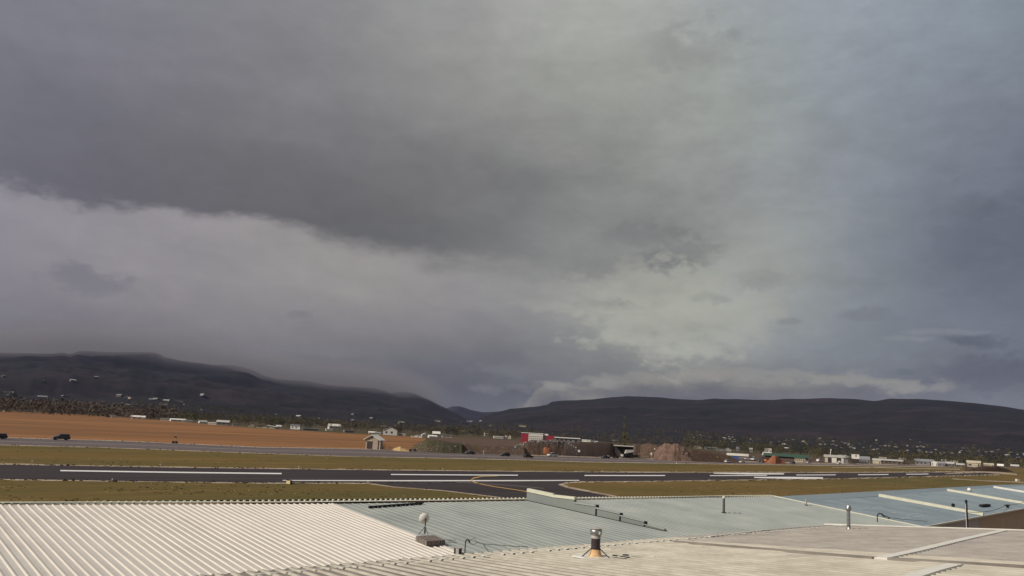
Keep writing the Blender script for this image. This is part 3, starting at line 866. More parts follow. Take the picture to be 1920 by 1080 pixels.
# rib direction: fan measured in the photograph; the roof is laid out between two rib lines
ribL = (PN.px(960, 1065) - PN.px(750, 1031.4)).normalized()
ribR = rake.normalized()
def at_len(p, d, L): return PN.at(p + d * L)
T0 = PN.px(700, 1073); 
W1 = 16.5
NLb = at_len(NL, Vector((ribL.x, ribL.y, 0)).normalized(), W1); N1b = at_len(N1, Vector((ribR.x, ribR.y, 0)).normalized(), W1)
nN = round((N1 - NL).length / 0.914)
# first course (the eave course), then the main course lapped over it
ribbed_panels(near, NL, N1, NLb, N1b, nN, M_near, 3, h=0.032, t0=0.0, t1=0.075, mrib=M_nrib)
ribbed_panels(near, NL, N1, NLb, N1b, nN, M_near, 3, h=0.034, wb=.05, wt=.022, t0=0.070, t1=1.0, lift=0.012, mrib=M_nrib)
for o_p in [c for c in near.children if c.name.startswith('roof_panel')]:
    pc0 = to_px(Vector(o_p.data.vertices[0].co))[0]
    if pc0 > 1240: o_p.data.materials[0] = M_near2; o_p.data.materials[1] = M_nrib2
NU = PN.n
def strip(pts, w, h, m_, name, lift=0.03, seg=None):
    P = [PN.px(x, y) for x, y in pts]
    mb = MB()
    for a_, b_ in zip(P, P[1:]): box_between(mb, a_, b_, w, h, NU, lift)
    return mb.build(name, m_, near)
mb = MB()
ea = PN.at(NL.lerp(NLb, .070)); eb = PN.at(N1.lerp(N1b, .070))
n_ = int((eb - ea).length / 0.305)
for i in range(n_):
    if random.random() < .12: continue
    p = ea.lerp(eb, (i + random.uniform(.05, .2)) / n_); q = ea.lerp(eb, (i + random.uniform(.75, .95)) / n_)
    box_between(mb, p, q, 0.11 * random.uniform(.7, 1.3), 0.010, NU, 0.045)
mb.build('lap_strip', M_trim, near)['kind'] = 'stuff'
mb = MB(); 
n_ = int((N1 - NL).length / 0.305)
for i in range(n_):
    p = NL.lerp(N1, (i + .2) / n_); q = NL.lerp(N1, (i + .8) / n_)
    box_between(mb, p - Vector((0, 0, .02)), q - Vector((0, 0, .02)), 0.05, 0.03, NU, 0.0)
mb.build('eave_closure', M_dark, near)['kind'] = 'stuff'
mb = MB(); box_between(mb, N1 - ribR * .05, N1b, 0.16, 0.05, NU, 0.02); mb.build('rake_trim', M_trim, near)
strip([(1652, 1052), (1720, 1037), (1800, 1017), (1880, 998.5)], 0.26, 0.064, M_trim, 'lap_flashing', 0.004)
strip([(1700, 1092), (1745, 1077), (1792, 1064)], 0.26, 0.064, M_trim, 'lap_flashing', 0.004)
strip([(1262, 1019), (1440, 1034.5), (1640, 1051.5)], 0.14, 0.055, M_near, 'seam_flashing', 0.02)
strip([(1668, 1052.5), (1800, 1061), (1925, 1069)], 0.14, 0.055, M_near, 'seam_flashing', 0.02)
strip([(1560, 988.0), (1500, 991.5), (1440, 996.5), (1330, 1010)], 0.08, 0.02, M_trim, 'lap_flashing', 0.05)
# walls under the near roof
mb = MB(); mb.poly([NL, N1, (N1.x, N1.y, 0), (NL.x, NL.y, 0)]); mb.poly([N1, N1b, (N1b.x, N1b.y, 0), (N1.x, N1.y, 0)])
for v_i in range(len(mb.v)):
    x, y, z = mb.v[v_i]
    if z > 1: mb.v[v_i] = (x, y, z - 0.06)
mb.build('wall', M_tan, near)
# loose bright scraps and dark patches on the near roof
mb = MB(); mc = MB()
for (x, y, w) in [(1135, 1033, .30), (1150, 1048, .5), (1195, 1028, .4), (1250, 1018.5, .5), (1310, 1013, .4), (905, 1046, .3), (1080, 1041, .4), (1215, 1047, .25), (1060, 1044, .25)]:
    p = PN.px(x, y); q = p + ribR * w; box_between(mb, p, q, 0.05, 0.006, NU, 0.046)
for (x, y, w) in [(1163, 1046, .35), (1184, 1046.5, .3), (1345, 1005, .3), (1290, 1015, .25), (1275, 1017, .2), (1430, 997, .3), (1000, 1031, .25)]:
    p = PN.px(x, y); q = p + ribR * w; box_between(mc, p, q, 0.06, 0.008, NU, 0.03)
mb.build('sealant_patches', M_trim, near)['kind'] = 'stuff'
mc.build('dark_patches', M_dark, near)['kind'] = 'stuff'

# ------------------------------------------------------------------ things standing on the roofs
def axis_mat(p, n, d):
    d = (d - n * d.dot(n)).normalized(); e = n.cross(d)
    M_ = Matrix((( d.x, e.x, n.x, p.x), (d.y, e.y, n.y, p.y), (d.z, e.z, n.z, p.z), (0, 0, 0, 1)))
    return M_
def seg_h(px0, py0, py1, P0):
    lo, hi = 0.0, 5.0
    for _ in range(24):
        md = (lo + hi) / 2
        if to_px(P0 + Vector((0, 0, md)))[1] > py1: lo = md
        else: hi = md
    return lo
# dish antenna on its tripod, standing on concrete blocks
bpos = PA.px(806, 1020.0)
blk = empty('ballast_block_bed', tuple(bpos), 0, 'bed of grey concrete blocks on the roof under the round dish', 'concrete blocks')
bd = PA.d; bdn = PA.down
Mx = axis_mat(Vector((0, 0, 0)), PA.n, bd)
pxm = F / to_px(bpos)[2]
bw, bh = 0.19, 0.20
for i in range(4):
    for j in range(4):
        mb = MB()
        mb.box((i - 1.5) * 0.235, (j - 1.5) * 0.225, 0.15, 0.22, 0.21, 0.20, M=Mx, rz=random.uniform(-.03, .03), top=0.97)
        mb.box((i - 1.5) * 0.235, (j - 1.5) * 0.225, 0.255, 0.07, 0.15, 0.006, M=Mx)
        mb.build('concrete_block', M_block, blk)
dl = Vector((to_px(bpos)[0], to_px(bpos)[1]))
db = PA.px(794, 1013) 
dish = empty('dish_antenna', tuple(db + PA.n * 0.26), 0, 'round white dish antenna on a dark tripod mast above the concrete blocks', 'antenna')
H_ = seg_h(794, 0, 972, db + PA.n * 0.26)
mb = MB(); mb.tube((0, 0, 0), (0.03, 0, H_), 0.022); mb.build('mast', M_dark, dish)
for a_ in (200, 320, 80):
    mb = MB(); mb.tube((0.015, 0, H_ * .48), (0.24 * math.cos(R(a_)), 0.24 * math.sin(R(a_)), 0), 0.014, n=6); mb.build('leg', M_dark, dish)
rd = 10.0 / pxm
mb = MB(); prof = [(0.001, 0.0), (rd * .4, .012), (rd * .75, .04), (rd, .085), (rd * 1.02, .09), (rd * 1.0, .10), (rd * .7, .055), (rd * .35, .03), (0.001, .02)]
mb.lathe(prof, 24); mb.smooth = True
dd_ = mb.build('dish', M_dish, dish)
dd_.rotation_euler = (R(78), 0, R(200)); dd_.location = (-0.03, 0.03, H_ * .96)
mb = MB(); mb.box(0, 0, 0, .05, .08, .07); bb_ = mb.build('bracket', M_dark, dish); bb_.location = (0.02, 0.0, H_ * .95)
# metal box in the valley
def roof_px(x, y): return PA.px(x, y)
bx = roof_px(859, 1039)
hb = empty('metal_vent_box', tuple(bx), R(-28), 'small steel box with dark sides where white and blue roofs meet the near roof', 'vent box')
hh = seg_h(859, 0, 1027, bx)
w_ = 8.5 / (F / to_px(bx)[2])
mb = MB(); mb.box(0, 0, hh * .42, w_ * 1.1, w_ * 1.0, hh * 1.1); mb.build('casing', M_steelp, hb)
for s_ in (-1, 1):
    mb = MB(); mb.box(s_ * w_ * .60, -w_ * .2, hh * .42, w_ * .16, w_ * 1.05, hh * 1.14); mb.build('side_plate', M_dark, hb)
mb = MB(); mb.box(0, 0, hh * .985, w_ * 1.5, w_ * 1.2, .02); mb.build('lid', M_steelp, hb)
# bent cable post
def post(name, bpx, tpx, r, label, cat, plane=PA, m_=M_dark, lean=True):
    p = plane.px(*bpx); h = seg_h(bpx[0], 0, tpx[1], p)
    e_ = empty(name, tuple(p), 0, label, cat)
    return e_, p, h
cp, p, h = post('cable_post', (871.5, 1037), (873, 1015), .02, 'thin dark service post with bent head and loose cables beside the steel box', 'service post')
mb = MB(); mb.tube((0, 0, 0), (0, 0, h), .022, n=8); mb.build('pole', M_dark, cp)
mb = MB(); mb.path([(0, 0, h), (.05, 0, h + .07), (.14, 0, h + .05), (.19, 0, h - .05)], .03, 6); mb.build('weather_head', M_dark, cp)
mb = MB()
mb.path([(.1, 0, h - .02), (.25, .05, h + .08), (.36, .06, h + .16), (.42, .05, h + .02), (.5, .05, h - .02)], .009, 4)
mb.path([(.1, 0, h), (.28, -.05, h - .1), (.36, -.04, h - .1), (.48, 0, h - .02)], .009, 4); mb.build('cable_loop', M_dark, cp)
cable = MB()
def cable_px(pts, plane, r=0.008, lift=0.02, jit=0.02):
    Q = []
    for (x0, y0), (x1, y1) in zip(pts, pts[1:]):
        for k in range(6):
            t = k / 6; q = plane.px(lerp(x0, x1, t), lerp(y0, y1, t)) + plane.n * (lift + random.uniform(0, jit)); Q.append(q)
    Q.append(plane.px(*pts[-1]) + plane.n * lift)
    return Q
mb = MB(); mb.path([p + Vector((.48, 0, h - .02))] + cable_px([(905, 1021), (930, 1022.5), (960, 1025), (990, 1026)], PA), .012, 4)
tag(mb.build('roof_cable', M_dark, None), 'black cable trailing over the blue grey roof from the bent service post', 'cable')
mb = MB(); mb.path(cable_px([(833, 1018), (850, 1017.5), (856, 1019), (846, 1016.6)], PA), .010, 4)
tag(mb.build('roof_cable', M_dark, None), 'short dark cable end lying beside the concrete blocks', 'cable')
# black toothed bar near the ridge
q0, q1 = PA.px(691, 953.2), PA.px(793, 945.8)
bar = empty('snow_guard', (0, 0, 0), 0, 'black toothed snow guard bar across the top of the blue grey roof', 'snow guard')
mb = MB(); box_between(mb, q0, q1, 0.10, 0.05, PA.n, 0.06); mb.build('bar', M_black, bar)
for i in range(12):
    p = q0.lerp(q1, (i + .15) / 12); mb = MB(); e_ = (q1 - q0).normalized()
    box_between(mb, p, p + e_ * .16, 0.14, 0.055, PA.n, 0.003); mb.build('clamp', M_black, bar)
# flue with orange sealant on the near roof
fp = PN.px(1116, 1047)
pm = F / to_px(fp)[2]
fl = empty('flue_pipe', tuple(fp), 0, 'stubby dark flue with steel cap and orange sealant base on the foreground roof', 'flue')
Hf = seg_h(1116, 0, 990, fp)
rn = 8.6 / pm
mb = MB(); mb.lathe([(rn * 2.3, 0), (rn * 1.9, .03), (rn * 1.25, Hf * .16), (rn * 1.12, Hf * .27), (rn * 1.0, Hf * .30)], 18); mb.smooth = True; mb.build('flashing_cone', M_rust, fl)
mb = MB(); mb.lathe([(rn, Hf * .27), (rn, Hf * .70)], 20); mb.smooth = True; mb.build('pipe', mat('dark_flue', (0.05, 0.035, 0.04), 0.5, var=0.2, scale=8), fl)
mb = MB(); mb.lathe([(rn * 1.04, Hf * .66), (rn * 1.06, Hf * .76), (rn * .9, Hf * .77)], 20); mb.smooth = True; mb.build('collar', M_steelp, fl)
mb = MB(); mb.lathe([(rn * .9, Hf * .75), (rn * 1.3, Hf * .79), (rn * 1.34, Hf * .93), (rn * 1.2, Hf * .95)], 20); mb.smooth = True; mb.build('cap_skirt', M_steel, fl)
mb = MB(); mb.lathe([(rn * 1.26, Hf * .965), (rn * 1.30, Hf * .99), (rn * 1.0, Hf * 1.0), (0.001, Hf * 1.01)], 20); mb.build('cap_lid', M_steelp, fl)
mb = MB(); mb.box(rn * .6, -rn * 1.22, Hf * .86, rn * .34, rn * .2, Hf * .09); mb.build('cap_clip', M_trim, fl)
for a_ in (205, 330, 80):
    ca, sa_ = math.cos(R(a_)), math.sin(R(a_))
    mb = MB(); mb.tube((rn * ca, rn * sa_, Hf * .34), (rn * 3.4 * ca, rn * 3.4 * sa_, 0.04), rn * .12, n=6); mb.build('brace', M_dark, fl)
mb = MB(); mb.lathe([(0.001, .052), (rn * 3.4, .045), (rn * 4.0, .02)], 14); o = mb.build('base_plate', M_trim, fl); o.scale = (1.35, .8, 1)
# plain pipe on the blue roof
def vent(bpx, tpx, wpx, label, plane, mbody, mcap, style):
    p = plane.px(*bpx); q = F / to_px(p)[2]; r = wpx / 2 / q; h = seg_h(0, 0, tpx[1], p)
    e_ = empty('vent_pipe', tuple(p), 0, label, 'vent pipe')
    if style == 'tall':
        mb = MB(); mb.lathe([(r, 0), (r, h * .80)], 16); mb.smooth = True; mb.build('pipe', mbody, e_)
        mb = MB(); mb.lathe([(r * 1.9, -.02), (r * 1.5, .05), (r * 1.05, .10)], 16); mb.build('flashing', mcap, e_)
        mb = MB(); mb.lathe([(r * 1.1, h * .76), (r * 1.6, h * .80), (r * 1.6, h * .90), (r * 1.35, h * .92)], 16); mb.smooth = True; mb.build('cap_ring', mcap, e_)
        mb = MB(); mb.lathe([(r * 1.6, h * .93), (r * 1.3, h * .98), (.001, h)], 16); mb.build('cap_lid', mcap, e_)
    else:
        mb = MB(); mb.lathe([(r, 0), (r, h * .86)], 14); mb.smooth = True; mb.build('pipe', mbody, e_)
        mb = MB(); mb.lathe([(r * 2.6, -.03), (r * 2.0, .02), (r * 1.05, .06)], 14); mb.build('flashing', M_dark, e_)
        mb = MB(); mb.lathe([(r * .95, h * .84), (r * 1.25, h * .88), (r * 1.25, h * .97), (.001, h)], 14); mb.build('cap', mcap, e_)
    return e_
vent((1357, 961.5), (1358, 930), 4.6, 'single upright vent pipe with pale cap in the middle of the blue roof', PA, mat('dull_shaded_pipe', (0.10, 0.095, 0.09), .6, var=.2), M_cream, 'plain')  # pipe body darkened all round to carry its shaded side
ps_ = PB
PS = Plane(rp[0], rp[1], PI_)
vent((1591.5, 994), (1593, 947), 6.2, 'tall galvanised vent pipe with round cap at the far corner of the foreground roof', PN, M_steel, M_steel, 'tall')
vent((1511.5, 947.5), (1512, 936), 3.4, 'short stub pipe at the gable edge where the blue roofs step', PA, M_steelp, M_steelp, 'plain')
# spiky black mast and small service masts behind the near roof
PS2 = Plane(rp[0], rp[1], PI_)
dpole = onz(1814, 992, 4.6)
e_ = empty('utility_pole', (dpole.x, dpole.y, 0), 0, 'dark upright pole with white edge standing before the tan hangar wall', 'pole')
hp = seg_h(0, 0, 937, Vector((dpole.x, dpole.y, 0.0)))
hp = 0
lo, hi = 4, 14
for _ in range(24):
    md = (lo + hi) / 2
    if to_px((dpole.x, dpole.y, md))[1] > 937: lo = md
    else: hi = md
hp = lo
mb = MB(); mb.tube((0, 0, 0), (0, 0, hp), .085, .075, n=10); mb.build('shaft', M_dark, e_)
mb = MB(); mb.box(-.10, -.06, hp - 1.6, .035, .035, 2.6); mb.build('conduit', M_trim, e_)
for k in range(6):
    mb = MB(); mb.tube((-.13, 0, hp - .15 - k * .28), (.13, 0, hp - .15 - k * .28), .022, n=6); mb.build('step_bolt', M_dark, e_)
for (b_, t_, lab, loop) in [((1645.5, 991), (1645, 966), 'thin hooked service mast with cables left of the small straight one', 1), ((1666.5, 984), (1667, 970), 'small straight service mast right of the hooked one on the blue roof', 0)]:
    p = PB.px(*b_) if loop == 0 else PN.px(1645.5, 989.5)
    p = PB.px(*b_)
    h = seg_h(0, 0, t_[1], p)
    e_ = empty('service_mast', tuple(p), 0, lab, 'service mast')
    mb = MB(); mb.tube((0, 0, -.3), (0, 0, h), .035, n=8); mb.build('pole', M_dark, e_)
    if loop:
        mb = MB(); mb.path([(0, 0, h), (.12, 0, h + .12), (.35, 0, h + .1), (.5, 0, h - .05)], .04, 6); mb.build('weather_head', M_dark, e_)
        mb = MB(); mb.path([(.3, 0, h + .05), (.5, 0, h - .1), (.7, 0, h - .02)], .02, 5); mb.build('cable_loop', M_dark, e_)
    else:
        mb = MB(); mb.tube((-.1, 0, h * .9), (.1, 0, h * .9), .02, n=6); mb.build('crossbar', M_dark, e_)
def hang(a, b, sag, r, label, name='overhead_cable'):
    pts = [a.lerp(b, i / 12) + Vector((0, 0, -sag * 4 * (i / 12) * (1 - i / 12))) for i in range(13)]
    mb = MB(); mb.path(pts, r, 4); return tag(mb.build(name, M_dark), label, 'cable')
pc = [PB.px(1652, 975) + Vector((0, 0, .0)), PB.px(1700, 984)]
mb = MB(); mb.path(cable_px([(1655, 968), (1668, 973), (1700, 977), (1740, 980)], PB, lift=.1), .022, 4)
tag(mb.build('roof_cable', M_dark), 'cable running right over the blue roof from the hooked service mast', 'cable')
mb = MB(); mb.path(cable_px([(1608, 969), (1625, 973), (1645, 977)], PB, lift=.1), .022, 4)
tag(mb.build('roof_cable', M_dark), 'cable reaching the hooked service mast from the tall galvanised pipe', 'cable')
top = Vector((dpole.x, dpole.y, hp - .9))
gz = PB.px(1920, 942) + Vector((0, 0, .5)); g2 = PB.px(1889, 952)
hang(top, PB.px(1889, 951) + Vector((0, 0, .3)), .3, .022, 'cable strung from the dark pole to the small roof vent at the right')
hang(PB.px(1889, 951) + Vector((0, 0, .3)), onz(1935, 935, 6.2), .2, .022, 'cable rising from the small roof vent to the right edge of the view')
e_ = empty('roof_vent', tuple(g2), 0, 'small dark roof vent under the cables at the right', 'vent')
mb = MB(); mb.lathe([(.14, 0), (.14, .18), (.30, .2), (.30, .28), (.001, .36)], 10); mb.build('hood', M_dark, e_)
g3 = PB.px(1846, 950)
e_ = empty('transformer_bar', tuple(g3), 0, 'short black bar lying on the blue roof behind the dark pole', 'bar')
mb = MB(); box_between(mb, PB.px(1839, 951) - g3, PB.px(1854, 949.3) - g3, .35, .2, PB.n, .05); mb.build('box', M_black, e_)
g4 = PB.px(1817.5, 921.5)
tag(e_ := empty('ball_vent', tuple(g4), 0), 'white ball shaped vent near the ridge of the far blue roof', 'vent')
mb = MB(); s_ = 3.6 / (F / to_px(g4)[2])
mb.lathe([(.001, 0), (s_ * .6, .0), (s_, s_ * .6), (s_, s_ * 1.1), (s_ * .6, s_ * 1.7), (.001, s_ * 1.9)], 14); mb.smooth = True; mb.build('dome', M_dish, e_)
mb = MB(); mb.tube((0, 0, -.1), (0, 0, .05), s_ * .3); mb.build('neck', M_steelp, e_)
g5 = PB.px(1787.5, 955.5)
e_ = empty('roof_vent', tuple(g5), 0, 'small black stub vent on the first pale strip', 'vent')
mb = MB(); mb.lathe([(.15, .2), (.15, .5), (.2, .52), (.001, .6)], 10); mb.build('hood', M_black, e_)
# bright scraps shining on the blue roof
mb = MB()
for (x, y, n) in [(1607, 955, 6), (1637, 953, 5), (1628, 960.5, 1), (1673, 961, 2), (1690, 972, 8), (1700, 966, 6), (1720, 969, 3), (1650, 968, 3)]:
    for k in range(n):
        p = PB.px(x + k * 4, y - k * .45 + random.uniform(-1, 1)); box_between(mb, p, p + PB.d * .18, .08, .01, PB.n, .02)
tag(mb.build('roof_scraps', M_trim), kind='stuff')
# ------------------------------------------------------------------ mounds of earth and gravel
M_earth = ground_mat('brown_earth', [(0.115, 0.072, 0.050), (0.085, 0.056, 0.042), (0.15, 0.098, 0.068)], 0, 0.12, 0.5, 2.5, 1.0, 0.8)
M_dark_earth = ground_mat('dark_earth', [(0.072, 0.048, 0.040), (0.060, 0.042, 0.036), (0.088, 0.06, 0.048)], 0, 0.12, 0.5, 2.5, 1.0, 0.6)
M_pink = ground_mat('pink_gravel', [(0.170, 0.104, 0.078), (0.135, 0.085, 0.065), (0.25, 0.165, 0.125)], 0, 0.15, 0.6, 2.5, 1.0, 0.8)
M_orange = ground_mat('orange_earth', [(0.34, 0.13, 0.065), (0.27, 0.10, 0.05), (0.40, 0.17, 0.09)], 0, 0.15, 0.6, 2.5, 1.0, 0.8)
M_sand = ground_mat('yellow_sand', [(0.42, 0.29, 0.14), (0.34, 0.23, 0.11), (0.5, 0.36, 0.2)], 0, 0.15, 0.6, 2.5, 1.0, 0.6)
M_green = ground_mat('weedy_earth', [(0.075, 0.068, 0.036), (0.09, 0.065, 0.045), (0.055, 0.055, 0.03)], 0, 0.15, 0.6, 2.5, 1.0, 0.8)
M_rock = mat('broken_rock', (0.28, 0.24, 0.21), 0.9, var=0.3, scale=0.4, bump=.5)
def mound(label, base, top, depth, m_, rough=0.5, nx=60, ny=14, cat='mound', name='earth_mound', back=None):
    """base: pixels of the foot, top: pixels of the crest line"""
    x0, x1 = base[0][0], base[-1][0]
    mb = MB(); sd_ = random.uniform(0, 50)
    for i in range(nx + 1):
        x = lerp(x0, x1, i / nx)
        by = interp_lin(base, x); ty = interp_lin(top, x)
        b = onz(x, by); d = Vector((b.x, b.y, 0)).normalized()
        crest_r = 0.42
        pc_ = b + d * depth * crest_r
        h = max(0.05, seg_h2(x, ty, pc_))
        for j in range(ny + 1):
            v = j / ny
            s = (.55 * v / crest_r + .45 * math.sin(min(1, v / crest_r) * math.pi / 2)) if v < crest_r else math.cos((v - crest_r) / (1 - crest_r) * math.pi / 2) ** .8
            p = b + d * depth * v
            nn = (fbm(Vector((p.x * .22, p.y * .22, sd_)), 4) + .5 * (ridged(Vector((p.x * .5, p.y * .5, sd_)), 3) - .6)) * rough * min(1, h) * (1 if 0 < j < ny else 0)
            z = h * s * (1 + 0.0) + nn
            if j == 0 or j == ny or i in (0, nx): z = -0.05
            mb.v.append((p.x, p.y, z))
    w = ny + 1
    for i in range(nx):
        for j in range(ny): mb.f.append((i * w + j, i * w + j + 1, (i + 1) * w + j + 1, (i + 1) * w + j))
    mb.smooth = True
    o = mb.build(name, m_)
    bm = bmesh.new(); bm.from_mesh(o.data)
    for f_ in bm.faces:
        if f_.normal.z < 0: f_.normal_flip()
    bm.to_mesh(o.data); bm.free()
    return tag(o, label, cat)
def interp_lin(T, x):
    if x <= T[0][0]: return T[0][1]
    for (a, ya), (b, yb) in zip(T, T[1:]):
        if x <= b: return ya + (yb - ya) * (x - a) / (b - a)
    return T[-1][1]
def seg_h2(px, py, P0):
    lo, hi = 0.0, 60.0
    for _ in range(30):
        md = (lo + hi) / 2
        if to_px(P0 + Vector((0, 0, md)))[1] > py: lo = md
        else: hi = md
    return lo
mound('weedy dark end of the long dirt bank, sloping up right of the shed', [(768, 845.5), (800, 848), (830, 849.5), (868, 850.5)], [(768, 844), (776, 838), (786, 829), (798, 824), (812, 824), (830, 826.5), (850, 829), (868, 832)], 26, M_green, .7)
mound('long low reddish brown dirt bank beside the highway behind the first dark car', [(855, 850), (900, 851), (960, 853), (985, 854)], [(855, 834), (870, 830.5), (900, 835), (930, 834.5), (965, 836), (985, 840)], 40, M_earth, .8)
mound('rubble topped dirt mound in front of the red and white building', [(950, 851), (1010, 853), (1060, 854.5), (1092, 855.5)], [(950, 843), (966, 834), (982, 829), (992, 826), (1012, 825), (1034, 824.5), (1052, 826.5), (1066, 830), (1080, 842), (1092, 856)], 30, M_earth, 1.2)
mound('flat topped dark earth mound between the rubble mound and the open shelter', [(1052, 854.5), (1100, 856), (1140, 857), (1168, 857.5)], [(1052, 838), (1062, 830), (1080, 829), (1144, 829.5), (1150, 833), (1160, 846), (1168, 858)], 34, M_dark_earth, .4)
mound('lumpy brown earth spoil right of the open shelter', [(1158, 856.5), (1200, 858), (1250, 861)], [(1158, 858), (1170, 846), (1180, 838), (1192, 832), (1204, 834), (1216, 831), (1230, 832.5), (1250, 842)], 30, M_earth, 1.3)
mound('pink gravel pile with two peaks beside the highway', [(1226, 862), (1260, 864), (1302, 866)], [(1226, 850), (1234, 838), (1246, 831), (1252, 833), (1258, 834), (1264, 832), (1271, 832.5), (1280, 837), (1290, 846), (1302, 864)], 24, M_pink, 1.1, nx=90, ny=24)
mound('patch of orange soil on the flank of the rubble mound', [(1004, 852.6), (1024, 853.4), (1044, 854.2)], [(1004, 852), (1012, 843), (1022, 838), (1030, 841), (1044, 855)], 9, M_orange, .8)
mound('low smooth red brown bank right of the pink gravel pile', [(1282, 865), (1330, 866.5), (1392, 868.5)], [(1282, 843), (1296, 842), (1320, 844.5), (1345, 848), (1366, 854), (1392, 867)], 26, M_earth, .3)
mound('bright orange earth pile among the parked vehicles', [(1434, 868.5), (1455, 869.5), (1476, 870)], [(1434, 867), (1442, 862), (1448, 855), (1453, 854), (1458, 856), (1466, 864), (1476, 869)], 14, M_orange, .8)
mound('low tan dirt rise at the far right end of the runway', [(1805, 882.5), (1850, 884), (1900, 885.5)], [(1805, 880), (1822, 876.5), (1845, 874), (1872, 874), (1886, 878), (1900, 884)], 14, M_earth, .4)
mound('small heap of yellow sand at the roadside right of the shed', [(736, 844.5), (750, 846), (768, 847)], [(736, 842.5), (742, 839), (748, 837), (755, 841), (768, 845.5)], 6, M_sand, .5)
# flat brown ground behind the banks
sheet('bare_ground', [onz(845, 836), onz(1400, 866), onz(1560, 869), onz(1540, 857), onz(1300, 846), onz(1060, 833), onz(985, 826.5), onz(850, 820.5), onz(800, 820.5)], 0.014, M_earth)
M_dgrey = mat('grey_stone', (0.13, 0.12, 0.115), 0.9, var=0.3, scale=0.4)
M_lstone = mat('pale_stone', (0.27, 0.23, 0.20), 0.9, var=0.3, scale=0.4)
# broken rock on the rubble mound
def rock_mesh(mb, c, s):
    bm_ = [Vector((random.gauss(0, 1), random.gauss(0, 1), random.gauss(0, .8))).normalized() * s * random.uniform(.7, 1.2) for _ in range(5)]
    top_ = Vector((0, 0, s)); b = len(mb.v)
    pts = [Vector((math.cos(a), math.sin(a), random.uniform(-.3, .5))) * s * random.uniform(.7, 1.2) for a in (0, 1.25, 2.5, 3.8, 5)]
    mb.v += [tuple(c + p) for p in pts] + [tuple(c + Vector((random.uniform(-.3, .3) * s, 0, s * random.uniform(.7, 1.1)))), tuple(c - Vector((0, 0, s * .6)))]
    for i in range(5):
        j = (i + 1) % 5; mb.f.append((b + i, b + j, b + 5)); mb.f.append((b + j, b + i, b + 6))
dg = bpy.context.evaluated_depsgraph_get()
def drop(px, py):
    d = ray(px, py)
    dg.update()
    ok, loc, nrm, idx, ob, mw = scene.ray_cast(dg, CAM + d * 140, d, distance=2500)
    return loc if ok else None
ra_, rb_ = MB(), MB()
for _ in range(520):
    x = random.uniform(960, 1082); t = abs(random.gauss(0, .33))
    ty = interp_lin([(960, 838), (982, 829), (992, 826), (1012, 825), (1034, 824.5), (1052, 826.5), (1066, 830), (1082, 840)], x)
    y = ty + t * 18 + .3
    if y > 852: continue
    p = drop(x, y)
    if p is None: continue
    rock_mesh(ra_ if random.random() < .75 else rb_, p, random.uniform(.15, .5) * (1.3 if t < .25 else .7))
tag(ra_.build('rubble', M_dgrey), kind='stuff'); tag(rb_.build('rubble', M_lstone), kind='stuff')
rc_ = MB()
for _ in range(160):
    x = random.uniform(1160, 1300); y = random.uniform(836, 862)
    p = drop(x, y)
    if p is not None and p.z > .3: rock_mesh(rc_, p, random.uniform(.15, .4))
for _ in range(40):
    x = random.uniform(775, 860); y = random.uniform(832, 848)
    p = drop(x, y)
    if p is not None: rock_mesh(rc_, p, random.uniform(.15, .45))
tag(rc_.build('loose_stones', M_lstone), kind='stuff')

# ------------------------------------------------------------------ buildings
M_glass = mat('window_glass', (0.03, 0.035, 0.045), 0.15, var=0.1, spec=0.6)
M_door = mat('dark_door', (0.045, 0.032, 0.03), 0.7, var=0.15)
WALLS = {'white': mat('white_wall', (0.70, 0.66, 0.60), .7, var=.06, scale=.4), 'cream': mat('cream_wall', (0.50, 0.43, 0.32), .7, var=.08, scale=.4),
         'grey': mat('grey_wall', (0.20, 0.19, 0.19), .7, var=.1, scale=.4), 'brown': mat('brown_wall', (0.13, 0.09, 0.07), .7, var=.12, scale=.4),
         'blue': mat('blue_wall', (0.05, 0.09, 0.24), .6, var=.1, scale=.4), 'red': mat('red_wall', (0.30, 0.028, 0.045), .6, var=.08, scale=.4),
         'stone': mat('stone_wall', (0.36, 0.29, 0.23), .85, var=.15, scale=2.0), 'green': mat('green_roof', (0.032, 0.075, 0.048), .6, var=.1, scale=.4),
         'dark': mat('dark_roof', (0.055, 0.05, 0.052), .75, var=.15, scale=.4), 'lightroof': mat('light_metal_roof', (0.48, 0.46, 0.42), .5, var=.08, scale=.3),
         'greyroof': mat('grey_roof', (0.24, 0.24, 0.25), .6, var=.1, scale=.3), 'whiteroof': mat('white_metal_roof', (0.78, 0.75, 0.68), .5, var=.05, scale=.3)}
